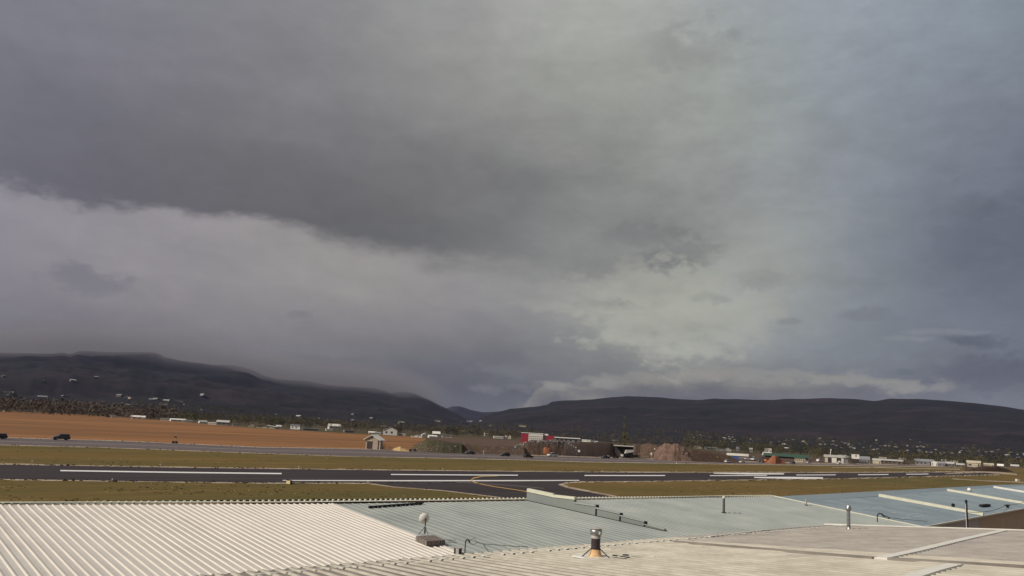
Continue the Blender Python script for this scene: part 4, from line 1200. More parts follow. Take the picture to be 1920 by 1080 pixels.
def house(px, py, wpx, hpx, roof, wall, label, style='gable', rz=0.0, depth=None, windows=2, door=True, rfrac=.4, z=None, cat='house', name='house', group=None, over=.04):
    b = onz(px, py) if z is None else z
    q = F / to_px(b)[2]
    w, h = wpx / q, hpx / q
    d = depth or w * .6
    az = math.atan2(b.x, b.y)
    e_ = empty(name, tuple(b), -az + rz, label, cat, group)
    hw = h * (1 - rfrac)
    o = w * over
    mb = MB(); mb.box(0, d / 2, hw / 2 - .3, w, d, hw + .6); mb.build('wall', WALLS[wall], e_)
    mb = MB()
    if style == 'gable':      # ridge along x
        mb.poly([(-w / 2 - o, -o, hw - .05), (w / 2 + o, -o, hw - .05), (w / 2 + o, d / 2, h), (-w / 2 - o, d / 2, h)])
        mb.poly([(w / 2 + o, d + o, hw - .05), (-w / 2 - o, d + o, hw - .05), (-w / 2 - o, d / 2, h), (w / 2 + o, d / 2, h)])
        mb.build('roof', WALLS[roof], e_)
        for s_ in (-1, 1):
            mb = MB(); mb.poly([(s_ * w / 2, 0, hw), (s_ * w / 2, d, hw), (s_ * w / 2, d / 2, h - .03)]); mb.build('gable_end', WALLS[wall], e_)
    elif style == 'front':    # gable faces the viewer
        mb.poly([(-w / 2 - o, -o, hw - .05), (0, -o, h), (0, d + o, h), (-w / 2 - o, d + o, hw - .05)])
        mb.poly([(w / 2 + o, -o, hw - .05), (w / 2 + o, d + o, hw - .05), (0, d + o, h), (0, -o, h)])
        mb.build('roof', WALLS[roof], e_)
        for y_ in (0, d):
            mb = MB(); mb.poly([(-w / 2, y_, hw), (w / 2, y_, hw), (0, y_, h - .05)]); mb.build('gable_end', WALLS[wall], e_)
    else:                     # flat roof slab
        mb.box(0, d / 2, hw + h * rfrac / 2, w + 2 * o, d + 2 * o, h * rfrac); mb.build('roof', WALLS[roof], e_)
    for i in range(windows):
        x = lerp(-w / 2, w / 2, (i + .6) / (windows + .6 + (1 if door else 0)))
        mb = MB(); mb.box(x, -.03, hw * .55, w / (windows + 2) * .5, .1, hw * .35); mb.build('window', M_glass, e_)
    if door:
        mb = MB(); mb.box(w * .36, -.04, hw * .38, w * .09, .1, hw * .76); mb.build('door', M_door, e_)
    return e_
# the roadside shed
sb = onz(697, 841.8); q = F / to_px(sb)[2]
sh = empty('shed', tuple(sb), R(-22) + 0.18, 'small stone shed with pale gable roof and dark door beside the highway', 'shed')
w_, d_ = 24 / q, 24 / q * 1.1; hw = 18.5 / q; hh = 25.5 / q
mb = MB(); mb.box(-.2, d_ / 2, hw / 2, w_, d_, hw); mb.build('wall', WALLS['stone'], sh)
for y_ in (0, d_):
    mb = MB(); mb.poly([(-w_ / 2 - .2, y_, hw), (w_ / 2 - .2, y_, hw), (-.2, y_, hh - .1)]); mb.build('gable_end', WALLS['stone'], sh)
for s_ in (-1, 1):
    mb = MB(); A = Vector((-.2, 0, hh)); 
    for y in (-.7, d_ + .7):
        for z_ in (0, .18): mb.v += [(-.2, y, hh + z_), (-.2 + s_ * (w_ / 2 + .9), y, hw - .55 + z_)]
    mb.f += [(0, 1, 3, 2), (4, 6, 7, 5), (0, 4, 5, 1), (2, 3, 7, 6), (0, 2, 6, 4), (1, 5, 7, 3)]
    mb.build('roof', WALLS['whiteroof'], sh, fix=True)
mb = MB(); mb.box(-w_ * .20, -.04, hw * .38, w_ * .44, .12, hw * .76); mb.build('door', M_door, sh)
mb = MB(); mb.box(-w_ * .20, -.05, hw * .79, w_ * .5, .16, hw * .05); mb.build('lintel', WALLS['cream'], sh)
mb = MB(); mb.box(-.2, -.03, hw * 1.08, w_ * .12, .1, hw * .1); mb.build('vent', M_door, sh)
mb = MB()
for s_ in (0,): mb.box(w_ / 2 + .62, .3, hw / 2 - .1, .2, .2, hw - .2)
mb.build('porch_post', WALLS['white'], sh)
# the red and white building behind the rubble mound
rb2 = onz(1005, 831.5); q = F / to_px(rb2)[2]; az = math.atan2(rb2.x, rb2.y)
rbg = empty('red_and_white_building', tuple(rb2), -az - R(2), 'long red building with a white panelled middle rising behind the rubble mound', 'building')
k = 1 / q
for (a_, b_, z1, m_, nm) in [(-29, -14.5, 18.5, 'red', 'red_wing'), (12.5, 19, 15.5, 'dark', 'dark_entrance'), (19, 33.5, 15.5, 'red', 'red_wing')]:
    mb = MB(); mb.box((a_ + b_) / 2 * k, 6, z1 * k / 2, (b_ - a_) * k, 12, z1 * k); mb.build(nm, WALLS[m_], rbg)
mb = MB(); mb.box(-1 * k, 5.6, 8.6 * k, 27 * k, 12, 17.2 * k); mb.build('white_front', WALLS['white'], rbg)
for i in range(7):
    for j in range(3):
        mb = MB(); mb.box((-12.2 + i * 3.75) * k, -.44, (5.0 + j * 3.8) * k, 2.2 * k, .1, 2.2 * k); mb.build('window', WALLS['greyroof'], rbg)
mb = MB(); mb.box(-8 * k, 5.8, 18.6 * k, 42 * k, 12.6, 1.1 * k); mb.build('roof_edge', WALLS['whiteroof'], rbg)
mb = MB(); mb.box(18.5 * k, 5, 17.2 * k, 6.8 * k, 6, 3.0 * k); mb.build('rooftop_unit', WALLS['whiteroof'], rbg)
house(1063, 829.5, 46, 9, 'whiteroof', 'grey', 'long low grey building with white roof edge right of the red building', 'flat', windows=4, rfrac=.18, cat='building', name='long_building', depth=14)
# open shelter between the mounds
sp_ = onz(1170, 858.5); q = F / to_px(sp_)[2]; az = math.atan2(sp_.x, sp_.y)
shl = empty('open_shelter', tuple(sp_), -az, 'open sided shelter with a thin pale roof between the dirt mounds', 'shelter')
mb = MB(); mb.box(0, 4, 21.8 / q, 38 / q, 8, 1.4 / q, rz=R(-4)); mb.build('roof', WALLS['lightroof'], shl)
for x in (-14, -2, 8, 15):
    mb = MB(); mb.box(x / q, 1.2, 10.5 / q, .3, .3, 21 / q); mb.build('post', M_dark, shl)
mb = MB(); mb.box(0, 7.8, 10.5 / q, 34 / q, .2, 20 / q); mb.build('rear_wall', WALLS['dark'], shl)
sc2 = onz(1174, 859)
e_ = empty('screening_machine', tuple(sc2), -az + R(15), 'pale tilted hopper of a screening machine under the open shelter', 'machine')
mb = MB(); mb.prism([(-1.2, 2.3), (2.8, 3.1), (3.4, 4.2), (-.6, 4.0)], -2.5, -.5); mb.build('hopper', WALLS['lightroof'], e_, fix=True)
mb = MB(); mb.prism([(-3.4, 1.2), (-2.0, 1.0), (2.0, 2.5), (1.6, 2.9)], -2.2, -1.4); mb.build('conveyor', M_dark, e_, fix=True)
for x in (-1.6, 1.8):
    mb = MB(); mb.box(x, -1.6, 1.1, .3, 1.2, 2.3); mb.build('leg', M_dark, e_)
mb = MB(); mb.box(-2.7, -2.2, 1.3, 1.1, 1.1, 1.0); mb.build('engine_box', WALLS['white'], e_)

H = house
H(1383, 859.5, 37, 8.5, 'whiteroof', 'grey', 'long low building with white roof and dark front behind the parked vehicles', 'flat', windows=0, rfrac=.45, cat='building', name='low_building', depth=16, door=False)
H(1379, 865.5, 12, 10, 'blue', 'blue', 'dark blue shipping container before the long white roofed building', 'flat', windows=0, door=False, rfrac=.1, cat='container', name='shipping_container', depth=5)
H(1437, 856, 16, 8, 'lightroof', 'grey', 'grey gable roofed house just left of the orange earth pile', 'gable', rz=R(-20), rfrac=.7)
H(1440, 850, 12, 9, 'whiteroof', 'white', 'narrow white two storey house above the grey gable roof', 'flat', rfrac=.15, depth=8)
H(1474, 860.5, 76, 9, 'green', 'brown', 'very long building with a dark green roof behind the orange earth pile', 'gable', rfrac=.55, windows=5, cat='building', name='green_roofed_building', depth=18, door=False)
H(1500, 866.5, 19, 9, 'green', 'cream', 'cream office with a row of windows under the green roof', 'gable', rfrac=.25, windows=4, cat='building', name='office_building', depth=9)
H(1569, 868, 42, 14, 'lightroof', 'grey', 'broad hangar with a pale flat roof and open dark bays behind the runway', 'flat', rfrac=.3, windows=0, door=False, cat='hangar', name='flat_roofed_hangar', depth=22)
hp_ = onz(1569, 868); q = F / to_px(hp_)[2]; az = math.atan2(hp_.x, hp_.y)
last = bpy.data.objects['flat_roofed_hangar']
for (x, w2, m2) in [(-18, 5, 'cream'), (-4.5, 8.5, 'white'), (10, 4, 'white')]:
    mb = MB(); mb.box(x / q, -.3, 4.5 / q, w2 / q, .5, 8.8 / q); mb.build('door_leaf', WALLS[m2], last)
for (x, w2) in [(-11.5, 6), (3.5, 6)]:
    mb = MB(); mb.box(x / q, -.2, 4.0 / q, w2 / q, .3, 8 / q); mb.build('hangar_door_opening', M_door, last)
fpn = onz(1563, 867)
e_ = empty('mast', (fpn.x, fpn.y + 6, 0), 0, 'leaning white mast rising above the pale flat roofed hangar', 'mast')
hm_ = seg_h2(1563, 843, Vector((fpn.x, fpn.y + 6, 0)))
mb = MB(); mb.tube((-.8, 0, 0), (.6, 0, hm_), .32, .22, 8); mb.build('pole', WALLS['white'], e_)
mb = MB(); mb.box(.6, 0, hm_, .9, .4, .7); mb.build('beacon', WALLS['white'], e_)
H(1604, 868.5, 13.5, 17.5, 'dark', 'white', 'white blank fronted block with a dark mark above a dark garage', 'flat', rfrac=.05, windows=0, door=False, cat='building', name='white_block', depth=9)
wb_ = bpy.data.objects['white_block']; bq = F / to_px(onz(1604, 868.5))[2]
mb = MB(); mb.box(0, -.2, 4 / bq, 13.8 / bq, .6, 8 / bq); mb.build('garage_opening', M_door, wb_)
mb = MB(); mb.box(.5, -.08, 13.6 / bq, .9, .12, 2.8 / bq); mb.build('sign_mark', M_door, wb_)
H(1621, 869, 18, 13, 'greyroof', 'grey', 'grey gabled hangar with pale lettered doors right of the white block', 'gable', rfrac=.45, windows=3, cat='hangar', name='gabled_hangar', depth=14)
H(1644, 869.5, 14, 9.5, 'lightroof', 'cream', 'small cream gabled building between the grey and the long dark hangar', 'gable', rfrac=.35, windows=0, cat='building', name='cream_building', depth=8)
H(1671, 870.5, 38, 9, 'lightroof', 'brown', 'long dark fronted hangar with thin pale roof left of the bushes', 'gable', rfrac=.3, windows=4, cat='hangar', name='long_hangar', depth=14)
H(1733, 872, 30, 11, 'greyroof', 'grey', 'grey house with low pitched roof right of the round brown bush', 'gable', rfrac=.4, windows=3)
H(1752, 874, 10, 10, 'whiteroof', 'white', 'narrow white fronted house between two grey ones', 'front', rfrac=.3, windows=1)
H(1764, 874, 14, 8.5, 'greyroof', 'grey', 'grey house just right of the narrow white fronted one', 'gable', rfrac=.4)
H(1782, 875, 14, 9, 'lightroof', 'grey', 'pale roofed grey house before the small bushes', 'gable', rfrac=.4, rz=.3)
H(1801, 876, 13, 7, 'lightroof', 'brown', 'low brown house with pale roof left of the round cream one', 'gable', rfrac=.4)
H(1826, 876, 22, 12, 'cream', 'cream', 'broad cream house with a wide dark window at the foot of the ridge', 'gable', rfrac=.35, windows=1)
H(1854, 876.5, 16, 8, 'cream', 'cream', 'small yellowish house right of the broad cream house', 'gable', rfrac=.35, windows=3)
H(1876, 877, 10, 7, 'whiteroof', 'grey', 'small grey house with white roof near the right edge', 'gable', rfrac=.5)
H(1903, 878, 13, 7, 'lightroof', 'brown', 'rightmost low brown house with a pale roof', 'gable', rfrac=.45)
# small buildings in the trees beyond the field
rng = random.Random(5)
mids = [(15, 772, 12, 4), (63, 771, 16, 4), (205, 782.5, 12, 5), (258, 786, 24, 7), (213, 783, 9, 4), (310, 788.5, 18, 4), (334, 790, 26, 5), (352, 791, 16, 3.5), (381, 793.5, 14, 5), (400, 796, 20, 4), (417, 797, 22, 9), (441, 799, 10, 4), (470, 801, 10, 6),
        (498, 803, 34, 6), (522, 804, 10, 7), (553, 805, 18, 9), (582, 807, 28, 4), (617, 808, 12, 4), (628, 805, 22, 10), (655, 811, 18, 4), (698, 814, 14, 5), (708, 815, 12, 5), (731, 816, 26, 16), (754, 817, 12, 4), (781, 820, 22, 5),
        (798, 820, 14, 8), (812, 821, 16, 5), (818, 820, 14, 11), (838, 820.5, 18, 5), (735, 803, 16, 6), (720, 803, 10, 5), (762, 804, 16, 4), (866, 812, 8, 5), (915, 818, 12, 6), (935, 822, 18, 4), (955, 823, 6, 7), (948, 822, 4, 5),
        (1099, 828.5, 16, 4), (1112, 829, 8, 3), (1127, 827, 7, 4), (1138, 827.5, 7, 4), (1154, 829, 12, 4), (1118, 830, 6, 3), (1309, 841, 14, 5), (1322, 838, 18, 4), (1334, 843, 22, 5), (1352, 846, 18, 4), (1366, 846, 10, 6), (1384, 846, 6, 8), (1408, 848, 6, 8), (1345, 836, 10, 3), (1362, 837, 12, 3),
        (1457, 846, 9, 4), (1474, 847, 7, 8), (1487, 845, 9, 3), (1504, 848, 9, 10), (1580, 857, 14, 4), (1655, 860, 12, 3), (1692, 862, 12, 3), (1702, 860, 8, 3), (1738, 862, 10, 3), (1770, 866, 9, 4), (1790, 868, 10, 4), (1890, 871, 12, 5)]
lm = [(0, 'orange field at the far left'), (180, 'orange field and the far left trees'), (330, 'orange field above the roadside lights trailer'), (480, 'middle of the orange field'), (640, 'shed roof'), (770, 'weedy dirt bank'), (880, 'reddish dirt bank'), (1090, 'flat topped dark mound'), (1300, 'low smooth bank'), (1440, 'green roof'), (1560, 'runway hangars'), (1760, 'right hand houses')]
for i, (x, y, w, h) in enumerate(mids):
    wall = rng.choice(['white', 'white', 'cream', 'grey']); roof = rng.choice(['whiteroof', 'lightroof', 'greyroof', 'whiteroof'])
    st = rng.choice(['gable', 'gable', 'front', 'flat'])
    if h <= 4: st = 'flat'
    near_ = [n for a, n in lm if a <= x][-1]
    sz = 'tiny' if w < 9 else 'small' if w < 15 else 'long' if w > 22 else 'low'
    H(x, y, w, h, roof, wall, f'{sz} {wall} building among bare trees beyond the {near_}', st, rz=rng.uniform(-.3, .3), windows=0 if h < 5 else 2, door=False, rfrac=.4 if st != 'flat' else .3, group=f'pale buildings beyond the {near_}')
# specks of houses on the lower slopes and in the valley
proto = None
M_speck = WALLS['white']
def speck_mesh(wall, roof, nm):
    me = bpy.data.meshes.new(nm)
    v = [(-5, -4, -3), (5, -4, -3), (5, 4, -3), (-5, 4, -3), (-5, -4, 3.5), (5, -4, 3.5), (5, 4, 3.5), (-5, 4, 3.5), (-5.3, 0, 6), (5.3, 0, 6), (-5.3, -4.5, 3.2), (5.3, -4.5, 3.2), (5.3, 4.5, 3.2), (-5.3, 4.5, 3.2)]
    f = [(0, 1, 5, 4), (1, 2, 6, 5), (2, 3, 7, 6), (3, 0, 4, 7), (10, 11, 9, 8), (12, 13, 8, 9), (4, 7, 8), (5, 9, 6)]
    me.from_pydata(v, [], f); me.materials.append(WALLS[wall]); me.materials.append(WALLS[roof])
    for i in (4, 5): me.polygons[i].material_index = 1
    me.update(); return me
SM = [speck_mesh('grey', 'greyroof', 'far_house'), speck_mesh('cream', 'dark', 'far_house'), speck_mesh('grey', 'lightroof', 'far_house'), speck_mesh('brown', 'greyroof', 'far_house'), speck_mesh('brown', 'dark', 'far_house')]
specks = [(x, y, 1.3, 'left') for x, y in [(6, 706), (14, 738), (22, 738), (28, 742), (80, 746), (118, 744), (124, 744), (136, 714), (142, 716), (80, 715), (224, 743), (236, 746), (245, 748), (284, 751), (292, 750), (312, 753), (225, 761), (240, 762), (306, 759), (180, 708), (380, 741), (335, 755), (560, 782), (662, 779), (697, 786), (752, 794), (820, 790), (866, 793), (878, 791), (884, 791), (902, 790), (921, 799), (980, 800)]]
for _ in range(28): specks.append((rng.uniform(0, 700), 0, .9, 'left'))
for _ in range(130): specks.append((rng.uniform(1290, 1925), 0, .9, 'right'))
cnt = 0
for (x, y, s_, side_) in specks:
    if y == 0:
        hz = 755 + .0556 * x
        if side_ == 'left': y = hz - abs(rng.gauss(0, 1)) * 12 + 4
        else: y = hz - 2 - abs(rng.gauss(0, 1)) * 9
        s_ = rng.uniform(.3, .55)
    p = hit(x, y)
    if p is None or p.length < 1300: continue
    o = inst('far_house', rng.choice(SM), None, p, rng.uniform(0, 3.1), (s_ * rng.uniform(.8, 2.0), s_, s_ * .8))
    hz_y = 755 + .0556 * x - y
    hgt = 'high up' if hz_y > 22 else 'halfway up' if hz_y > 9 else 'low down'
    nl = [n for a, n in [(0, 'left edge'), (150, 'twin peaks of the left mountain'), (330, 'falling shoulder of the left mountain'), (560, 'low saddle of the left mountain'), (740, 'last knob of the left mountain'), (900, 'valley gap'), (1280, 'west end of the long ridge'), (1420, 'vehicle yard'), (1520, 'flat roofed hangar'), (1640, 'long dark hangar'), (1760, 'cream houses'), (1860, 'right edge')] if a <= x][-1]
    tag(o, f'tiny house {hgt} on the slope above the {nl}', 'house', f'far houses {hgt} above the {nl}')

# ------------------------------------------------------------------ trees
def crown_mesh(kind, seed, mat_):
    rnd = random.Random(seed); mb = MB()
    if kind == 'poplar': n, rx, rz, z0, s = 420, .13, .5, .52, .045
    elif kind == 'dense': n, rx, rz, z0, s = 420, .40, .46, .50, .06
    elif kind == 'bush': n, rx, rz, z0, s = 340, .75, .45, .42, .08
    else: n, rx, rz, z0, s = 420, .36, .44, .56, .038
    lobes = [(Vector((rnd.gauss(0, rx * .5), rnd.gauss(0, rx * .5), z0 + rnd.gauss(0, rz * .42))), rnd.uniform(.25, .5)) for _ in range(9)]
    for _ in range(n):
        c, lr = rnd.choice(lobes)
        p = c + Vector((rnd.gauss(0, rx * lr), rnd.gauss(0, rx * lr), rnd.gauss(0, rz * lr)))
        if p.z < .04: p.z = .04 + rnd.random() * .1
        if kind == 'poplar': 
            t = max(0.0, min(1.0, p.z)); k_ = (1 - abs(t - .4) * 1.3); p.x *= max(.15, k_); p.y *= max(.15, k_)
        a = Vector((rnd.gauss(0, 1), rnd.gauss(0, 1), rnd.gauss(0, 1))).normalized() * s * rnd.uniform(.5, 1.2)
        b = Vector((rnd.gauss(0, 1), rnd.gauss(0, 1), rnd.gauss(0, 1))).normalized() * s * rnd.uniform(.3, .9)
        mb.poly([p - a, p + b, p + a])
    return mb.mesh('crown', mat_)
def trunk_mesh(kind, seed, mat_):
    rnd = random.Random(seed); mb = MB()
    if kind == 'bush':
        for i in range(5):
            a = rnd.uniform(0, 6.28); mb.tube((0, 0, -.03), (math.cos(a) * .3, math.sin(a) * .3, .4), .02, .008, 5)
    else:
        mb.tube((0, 0, -.03), (0, 0, .5), .022, .014, 6); mb.tube((0, 0, .5), (.02, 0, .9), .014, .004, 5)
        for i in range(7):
            a = rnd.uniform(0, 6.28); z = rnd.uniform(.22, .6); k_ = .1 if kind == 'poplar' else .3
            mb.tube((0, 0, z), (math.cos(a) * k_, math.sin(a) * k_, z + rnd.uniform(.15, .3)), .010, .003, 4)
    return mb.mesh('trunk', mat_)
M_bare = mat('bare_twigs', (0.088, 0.068, 0.050), .9, var=.3, scale=.4)
M_bud = mat('budding_twigs', (0.085, 0.070, 0.030), .9, var=.3, scale=.4)
M_ever = mat('dark_evergreen', (0.030, 0.032, 0.020), .9, var=.3, scale=.4)
M_willow = mat('yellow_green_leaves', (0.12, 0.105, 0.035), .9, var=.3, scale=.4)
M_bark = mat('bark', (0.06, 0.045, 0.035), .9, var=.2)
KINDS_ = {}
for kd, mm in (('bare', M_bare), ('bud', M_bud), ('dense', M_ever), ('poplar', M_willow), ('willow', M_willow), ('bush', M_bare)):
    shape = {'bare': 'open', 'bud': 'open', 'dense': 'dense', 'poplar': 'poplar', 'willow': 'dense', 'bush': 'bush'}[kd]
    KINDS_[kd] = [(crown_mesh(shape, 10 * i + len(kd), mm), trunk_mesh(shape, i, M_bark)) for i in range(4)]
def tree(px, py, hpx, kind, label, group=None, wid=1.0, name='tree', cat='tree'):
    b = onz(px, py); q = F / to_px(b)[2]; h = hpx / q
    e_ = empty(name, tuple(b), random.uniform(0, 6), label, cat, group)
    c, t = random.choice(KINDS_[kind])
    e_.scale = (h * wid, h * wid, h)
    inst('crown', c, e_); inst('trunk', t, e_)
    return e_
tree(1170.5, 843, 44, 'poplar', 'tall slim yellow green poplar standing above the open shelter', wid=1.15, name='poplar_tree')
tree(1162, 842, 20, 'bare', 'short bare tree at the left foot of the tall poplar')
tree(1180, 842, 22, 'bud', 'short budding tree at the right foot of the tall poplar')
tree(1527, 863, 31, 'willow', 'tall yellow green tree left of the pale flat roofed hangar', wid=.75)
tree(1540, 862, 26, 'bud', 'olive brown tree just behind the tall yellow green one', wid=.9)
tree(1591, 869.5, 17, 'dense', 'dark round bush between the flat roofed hangar and the white block', wid=1.1, name='bush', cat='bush')
tree(1583, 868, 12, 'dense', 'lower dark bush at the right end of the flat roofed hangar', wid=1.2, name='bush', cat='bush')
tree(1703, 872, 15, 'bush', 'large rounded brown bush right of the long dark hangar', wid=1.2, name='bush', cat='bush')
tree(1693, 871, 12, 'bush', 'smaller brown bush touching the long dark hangar', wid=1.2, name='bush', cat='bush')
tree(1812, 878.5, 10, 'bush', 'brown scrub left of the broad cream house', wid=1.4, name='bush', cat='bush')
tree(1842, 878, 12, 'bush', 'brown bush between the two cream houses', wid=1.2, name='bush', cat='bush')
tree(1785, 877, 8, 'bush', 'low brown bush before the pale roofed grey house', wid=1.6, name='bush', cat='bush')
tree(717, 842, 12, 'bush', 'straggly brown shrub against the right side of the shed', wid=1.0, name='bush', cat='bush')
tree(731, 842.5, 5, 'dense', 'small dark shrub between the shed and the sand heap', wid=1.6, name='bush', cat='bush')
tree(781, 836, 6, 'bush', 'orange brown scrub on top of the weedy bank', wid=2.0, name='bush', cat='bush')
tree(1432, 862, 10, 'dense', 'dark shrub in front of the grey gable roof', wid=1.4, name='bush', cat='bush')
tree(1409, 861, 10, 'bush', 'brown bush behind the white pickup in the vehicle yard', wid=1.3, name='bush', cat='bush')
belt = [(0, 768), (240, 781), (480, 800), (640, 809), (830, 816), (1000, 826), (1100, 830), (1300, 843), (1450, 852), (1600, 860), (1920, 876)]
TL_MARK = [(0, 'behind the far left end of the orange field'), (90, 'behind the field above the lone grey car'), (190, 'behind the field left of the light mast'), (300, 'by the long white sheds behind the field'), (400, 'behind the field right of the light mast'), (500, 'behind the middle of the orange field'), (590, 'behind the field left of the shed'), (670, 'directly above the shed roof'), (760, 'behind the weedy bank'), (850, 'behind the low reddish bank'), (965, 'beside the red building'),
    (1050, 'behind the flat topped mound'), (1190, 'behind the brown spoil'), (1300, 'behind the smooth low bank'), (1370, 'behind the vehicle yard'), (1440, 'behind the green roof'), (1530, 'behind the flat roofed hangar'), (1600, 'behind the white block and grey hangar'), (1690, 'behind the round brown bush'), (1760, 'among the grey houses'), (1830, 'among the cream houses'), (1880, 'near the right edge')]
seglab = [((0, 300), 'bare brown tree in the dark row behind the orange field', 'bare trees behind the left of the orange field', 22, ['bare', 'bare', 'dense']),
          ((300, 640), 'budding tree among white sheds beyond the orange field', 'budding trees beyond the orange field', 17, ['bud', 'bare', 'bud', 'dense']),
          ((640, 980), 'bare tree among roofs beyond the dirt banks', 'bare trees beyond the dirt banks', 16, ['bud', 'bare', 'dense']),
          ((980, 1300), 'bare tree behind the dirt mounds and the red building', 'bare trees behind the mounds', 14, ['bare', 'bud']),
          ((1300, 1560), 'olive tree among the roofs behind the vehicle yard', 'olive trees behind the vehicle yard', 17, ['bud', 'dense', 'bud']),
          ((1560, 1930), 'low bare tree between the houses under the right ridge', 'bare trees between the right hand houses', 13, ['bare', 'bud', 'dense'])]
for (x0, x1), lab, grp, hp2, kinds in seglab:
    for _ in range(int((x1 - x0) / 7.5)):
        x = rng.uniform(x0, x1); y = interp_lin(belt, x) + rng.uniform(-3.0, .5)
        kd = rng.choice(kinds)
        nl = [n for a, n in TL_MARK if a <= x][-1]
        kw = {'bare': 'bare brown', 'bud': 'olive budding', 'dense': 'dark bushy'}[kd]
        tree(x, y, hp2 * rng.uniform(.5, 1.1), kd, f'{kw} tree in the tree line {nl}', f'{kw} trees {nl}', wid=rng.uniform(.8, 1.3))
# the woods that fill the valley behind: too many to count
def woods(name, x0, x1, n, dmin, dmax, hm, mat_, dens=44, size=.5):
    mb = MB()
    for _ in range(n):
        x = rng.uniform(x0, x1); az = math.atan2(ray(x, 800).x, ray(x, 800).y)
        r = dmin * (dmax / dmin) ** rng.random()
        px_ = math.sin(az) * r; py_ = math.cos(az) * r
        if noise.noise(Vector((px_ / 260, py_ / 260, 3))) < -.12: continue
        z = max(0, terrain(px_, py_)); h = hm * rng.uniform(.5, 1.3)
        for k_ in range(dens):
            t = rng.random(); c = Vector((px_ + rng.gauss(0, h * .22), py_ + rng.gauss(0, h * .22), z + h * (.12 + .85 * t)))
            s_ = h * .075 * size / .5
            a = Vector((rng.gauss(0, s_), rng.gauss(0, s_), rng.gauss(0, s_))); b = Vector((rng.gauss(0, s_), rng.gauss(0, s_), rng.gauss(0, s_)))
            mb.poly([c, c + a, c + b])
    return tag(mb.build(name, mat_), kind='stuff')
woods('distant_woods', -60, 330, 900, 1020, 2100, 15, M_bare)
woods('distant_woods', 250, 1000, 1300, 1150, 2600, 11, M_bud)
woods('distant_woods', 600, 1320, 1000, 1150, 3000, 11, M_bare)
woods('distant_woods', 1280, 1960, 1100, 1000, 2400, 11, M_bud)
woods('distant_woods', 1280, 1960, 800, 1300, 3000, 11, M_ever)
woods('distant_woods', -60, 900, 800, 1600, 3600, 12, M_ever)

# ------------------------------------------------------------------ vehicles
M_tyre = mat('tyre_rubber', (0.015, 0.014, 0.014), .8, var=.1)
M_rim = mat('wheel_rim', (0.3, 0.3, 0.3), .4, metal=.6, var=.1)
M_lamp = mat('lamp_glass', (0.75, 0.72, 0.65), .2, var=.05)
M_tail = mat('tail_lamp_red', (0.35, 0.02, 0.02), .3, var=.05)
PAINT = {'black': mat('black_paint', (0.014, 0.014, 0.016), .25, var=.1, spec=.5), 'grey': mat('dark_grey_paint', (0.055, 0.055, 0.055), .3, var=.1, spec=.5),
         'white': mat('white_car_paint', (0.72, 0.70, 0.66), .3, var=.04, spec=.5), 'brown': mat('dark_brown_paint', (0.035, 0.026, 0.022), .3, var=.1, spec=.5),
         'green': mat('dark_green_paint', (0.022, 0.030, 0.026), .3, var=.1, spec=.5), 'yellow': mat('yellow_machine_paint', (0.62, 0.38, 0.06), .5, var=.1), 'orange': mat('orange_machine_paint', (0.6, 0.2, 0.04), .5, var=.1),
         'silver': mat('silver_paint', (0.45, 0.43, 0.40), .3, var=.1, spec=.5)}
BODY = {'sedan': ([(-2.3, .35), (-2.3, .85), (-2.1, .98), (-1.3, 1.02), (1.0, 1.0), (2.1, .85), (2.3, .7), (2.3, .35)], [(-1.6, 1.0), (-1.0, 1.42), (.2, 1.45), (1.05, 1.0)], 4.6),
        'suv': ([(-2.3, .4), (-2.35, 1.05), (-2.2, 1.12), (1.1, 1.12), (2.2, 1.0), (2.35, .75), (2.35, .4)], [(-2.2, 1.1), (-2.0, 1.72), (.3, 1.76), (1.2, 1.1)], 4.7),
        'pickup': ([(-2.8, .5), (-2.8, 1.12), (-.95, 1.12), (-.9, 1.1), (1.3, 1.12), (2.5, 1.05), (2.75, .9), (2.75, .5)], [(-.9, 1.1), (-.75, 1.82), (.7, 1.84), (1.35, 1.1)], 5.5)}
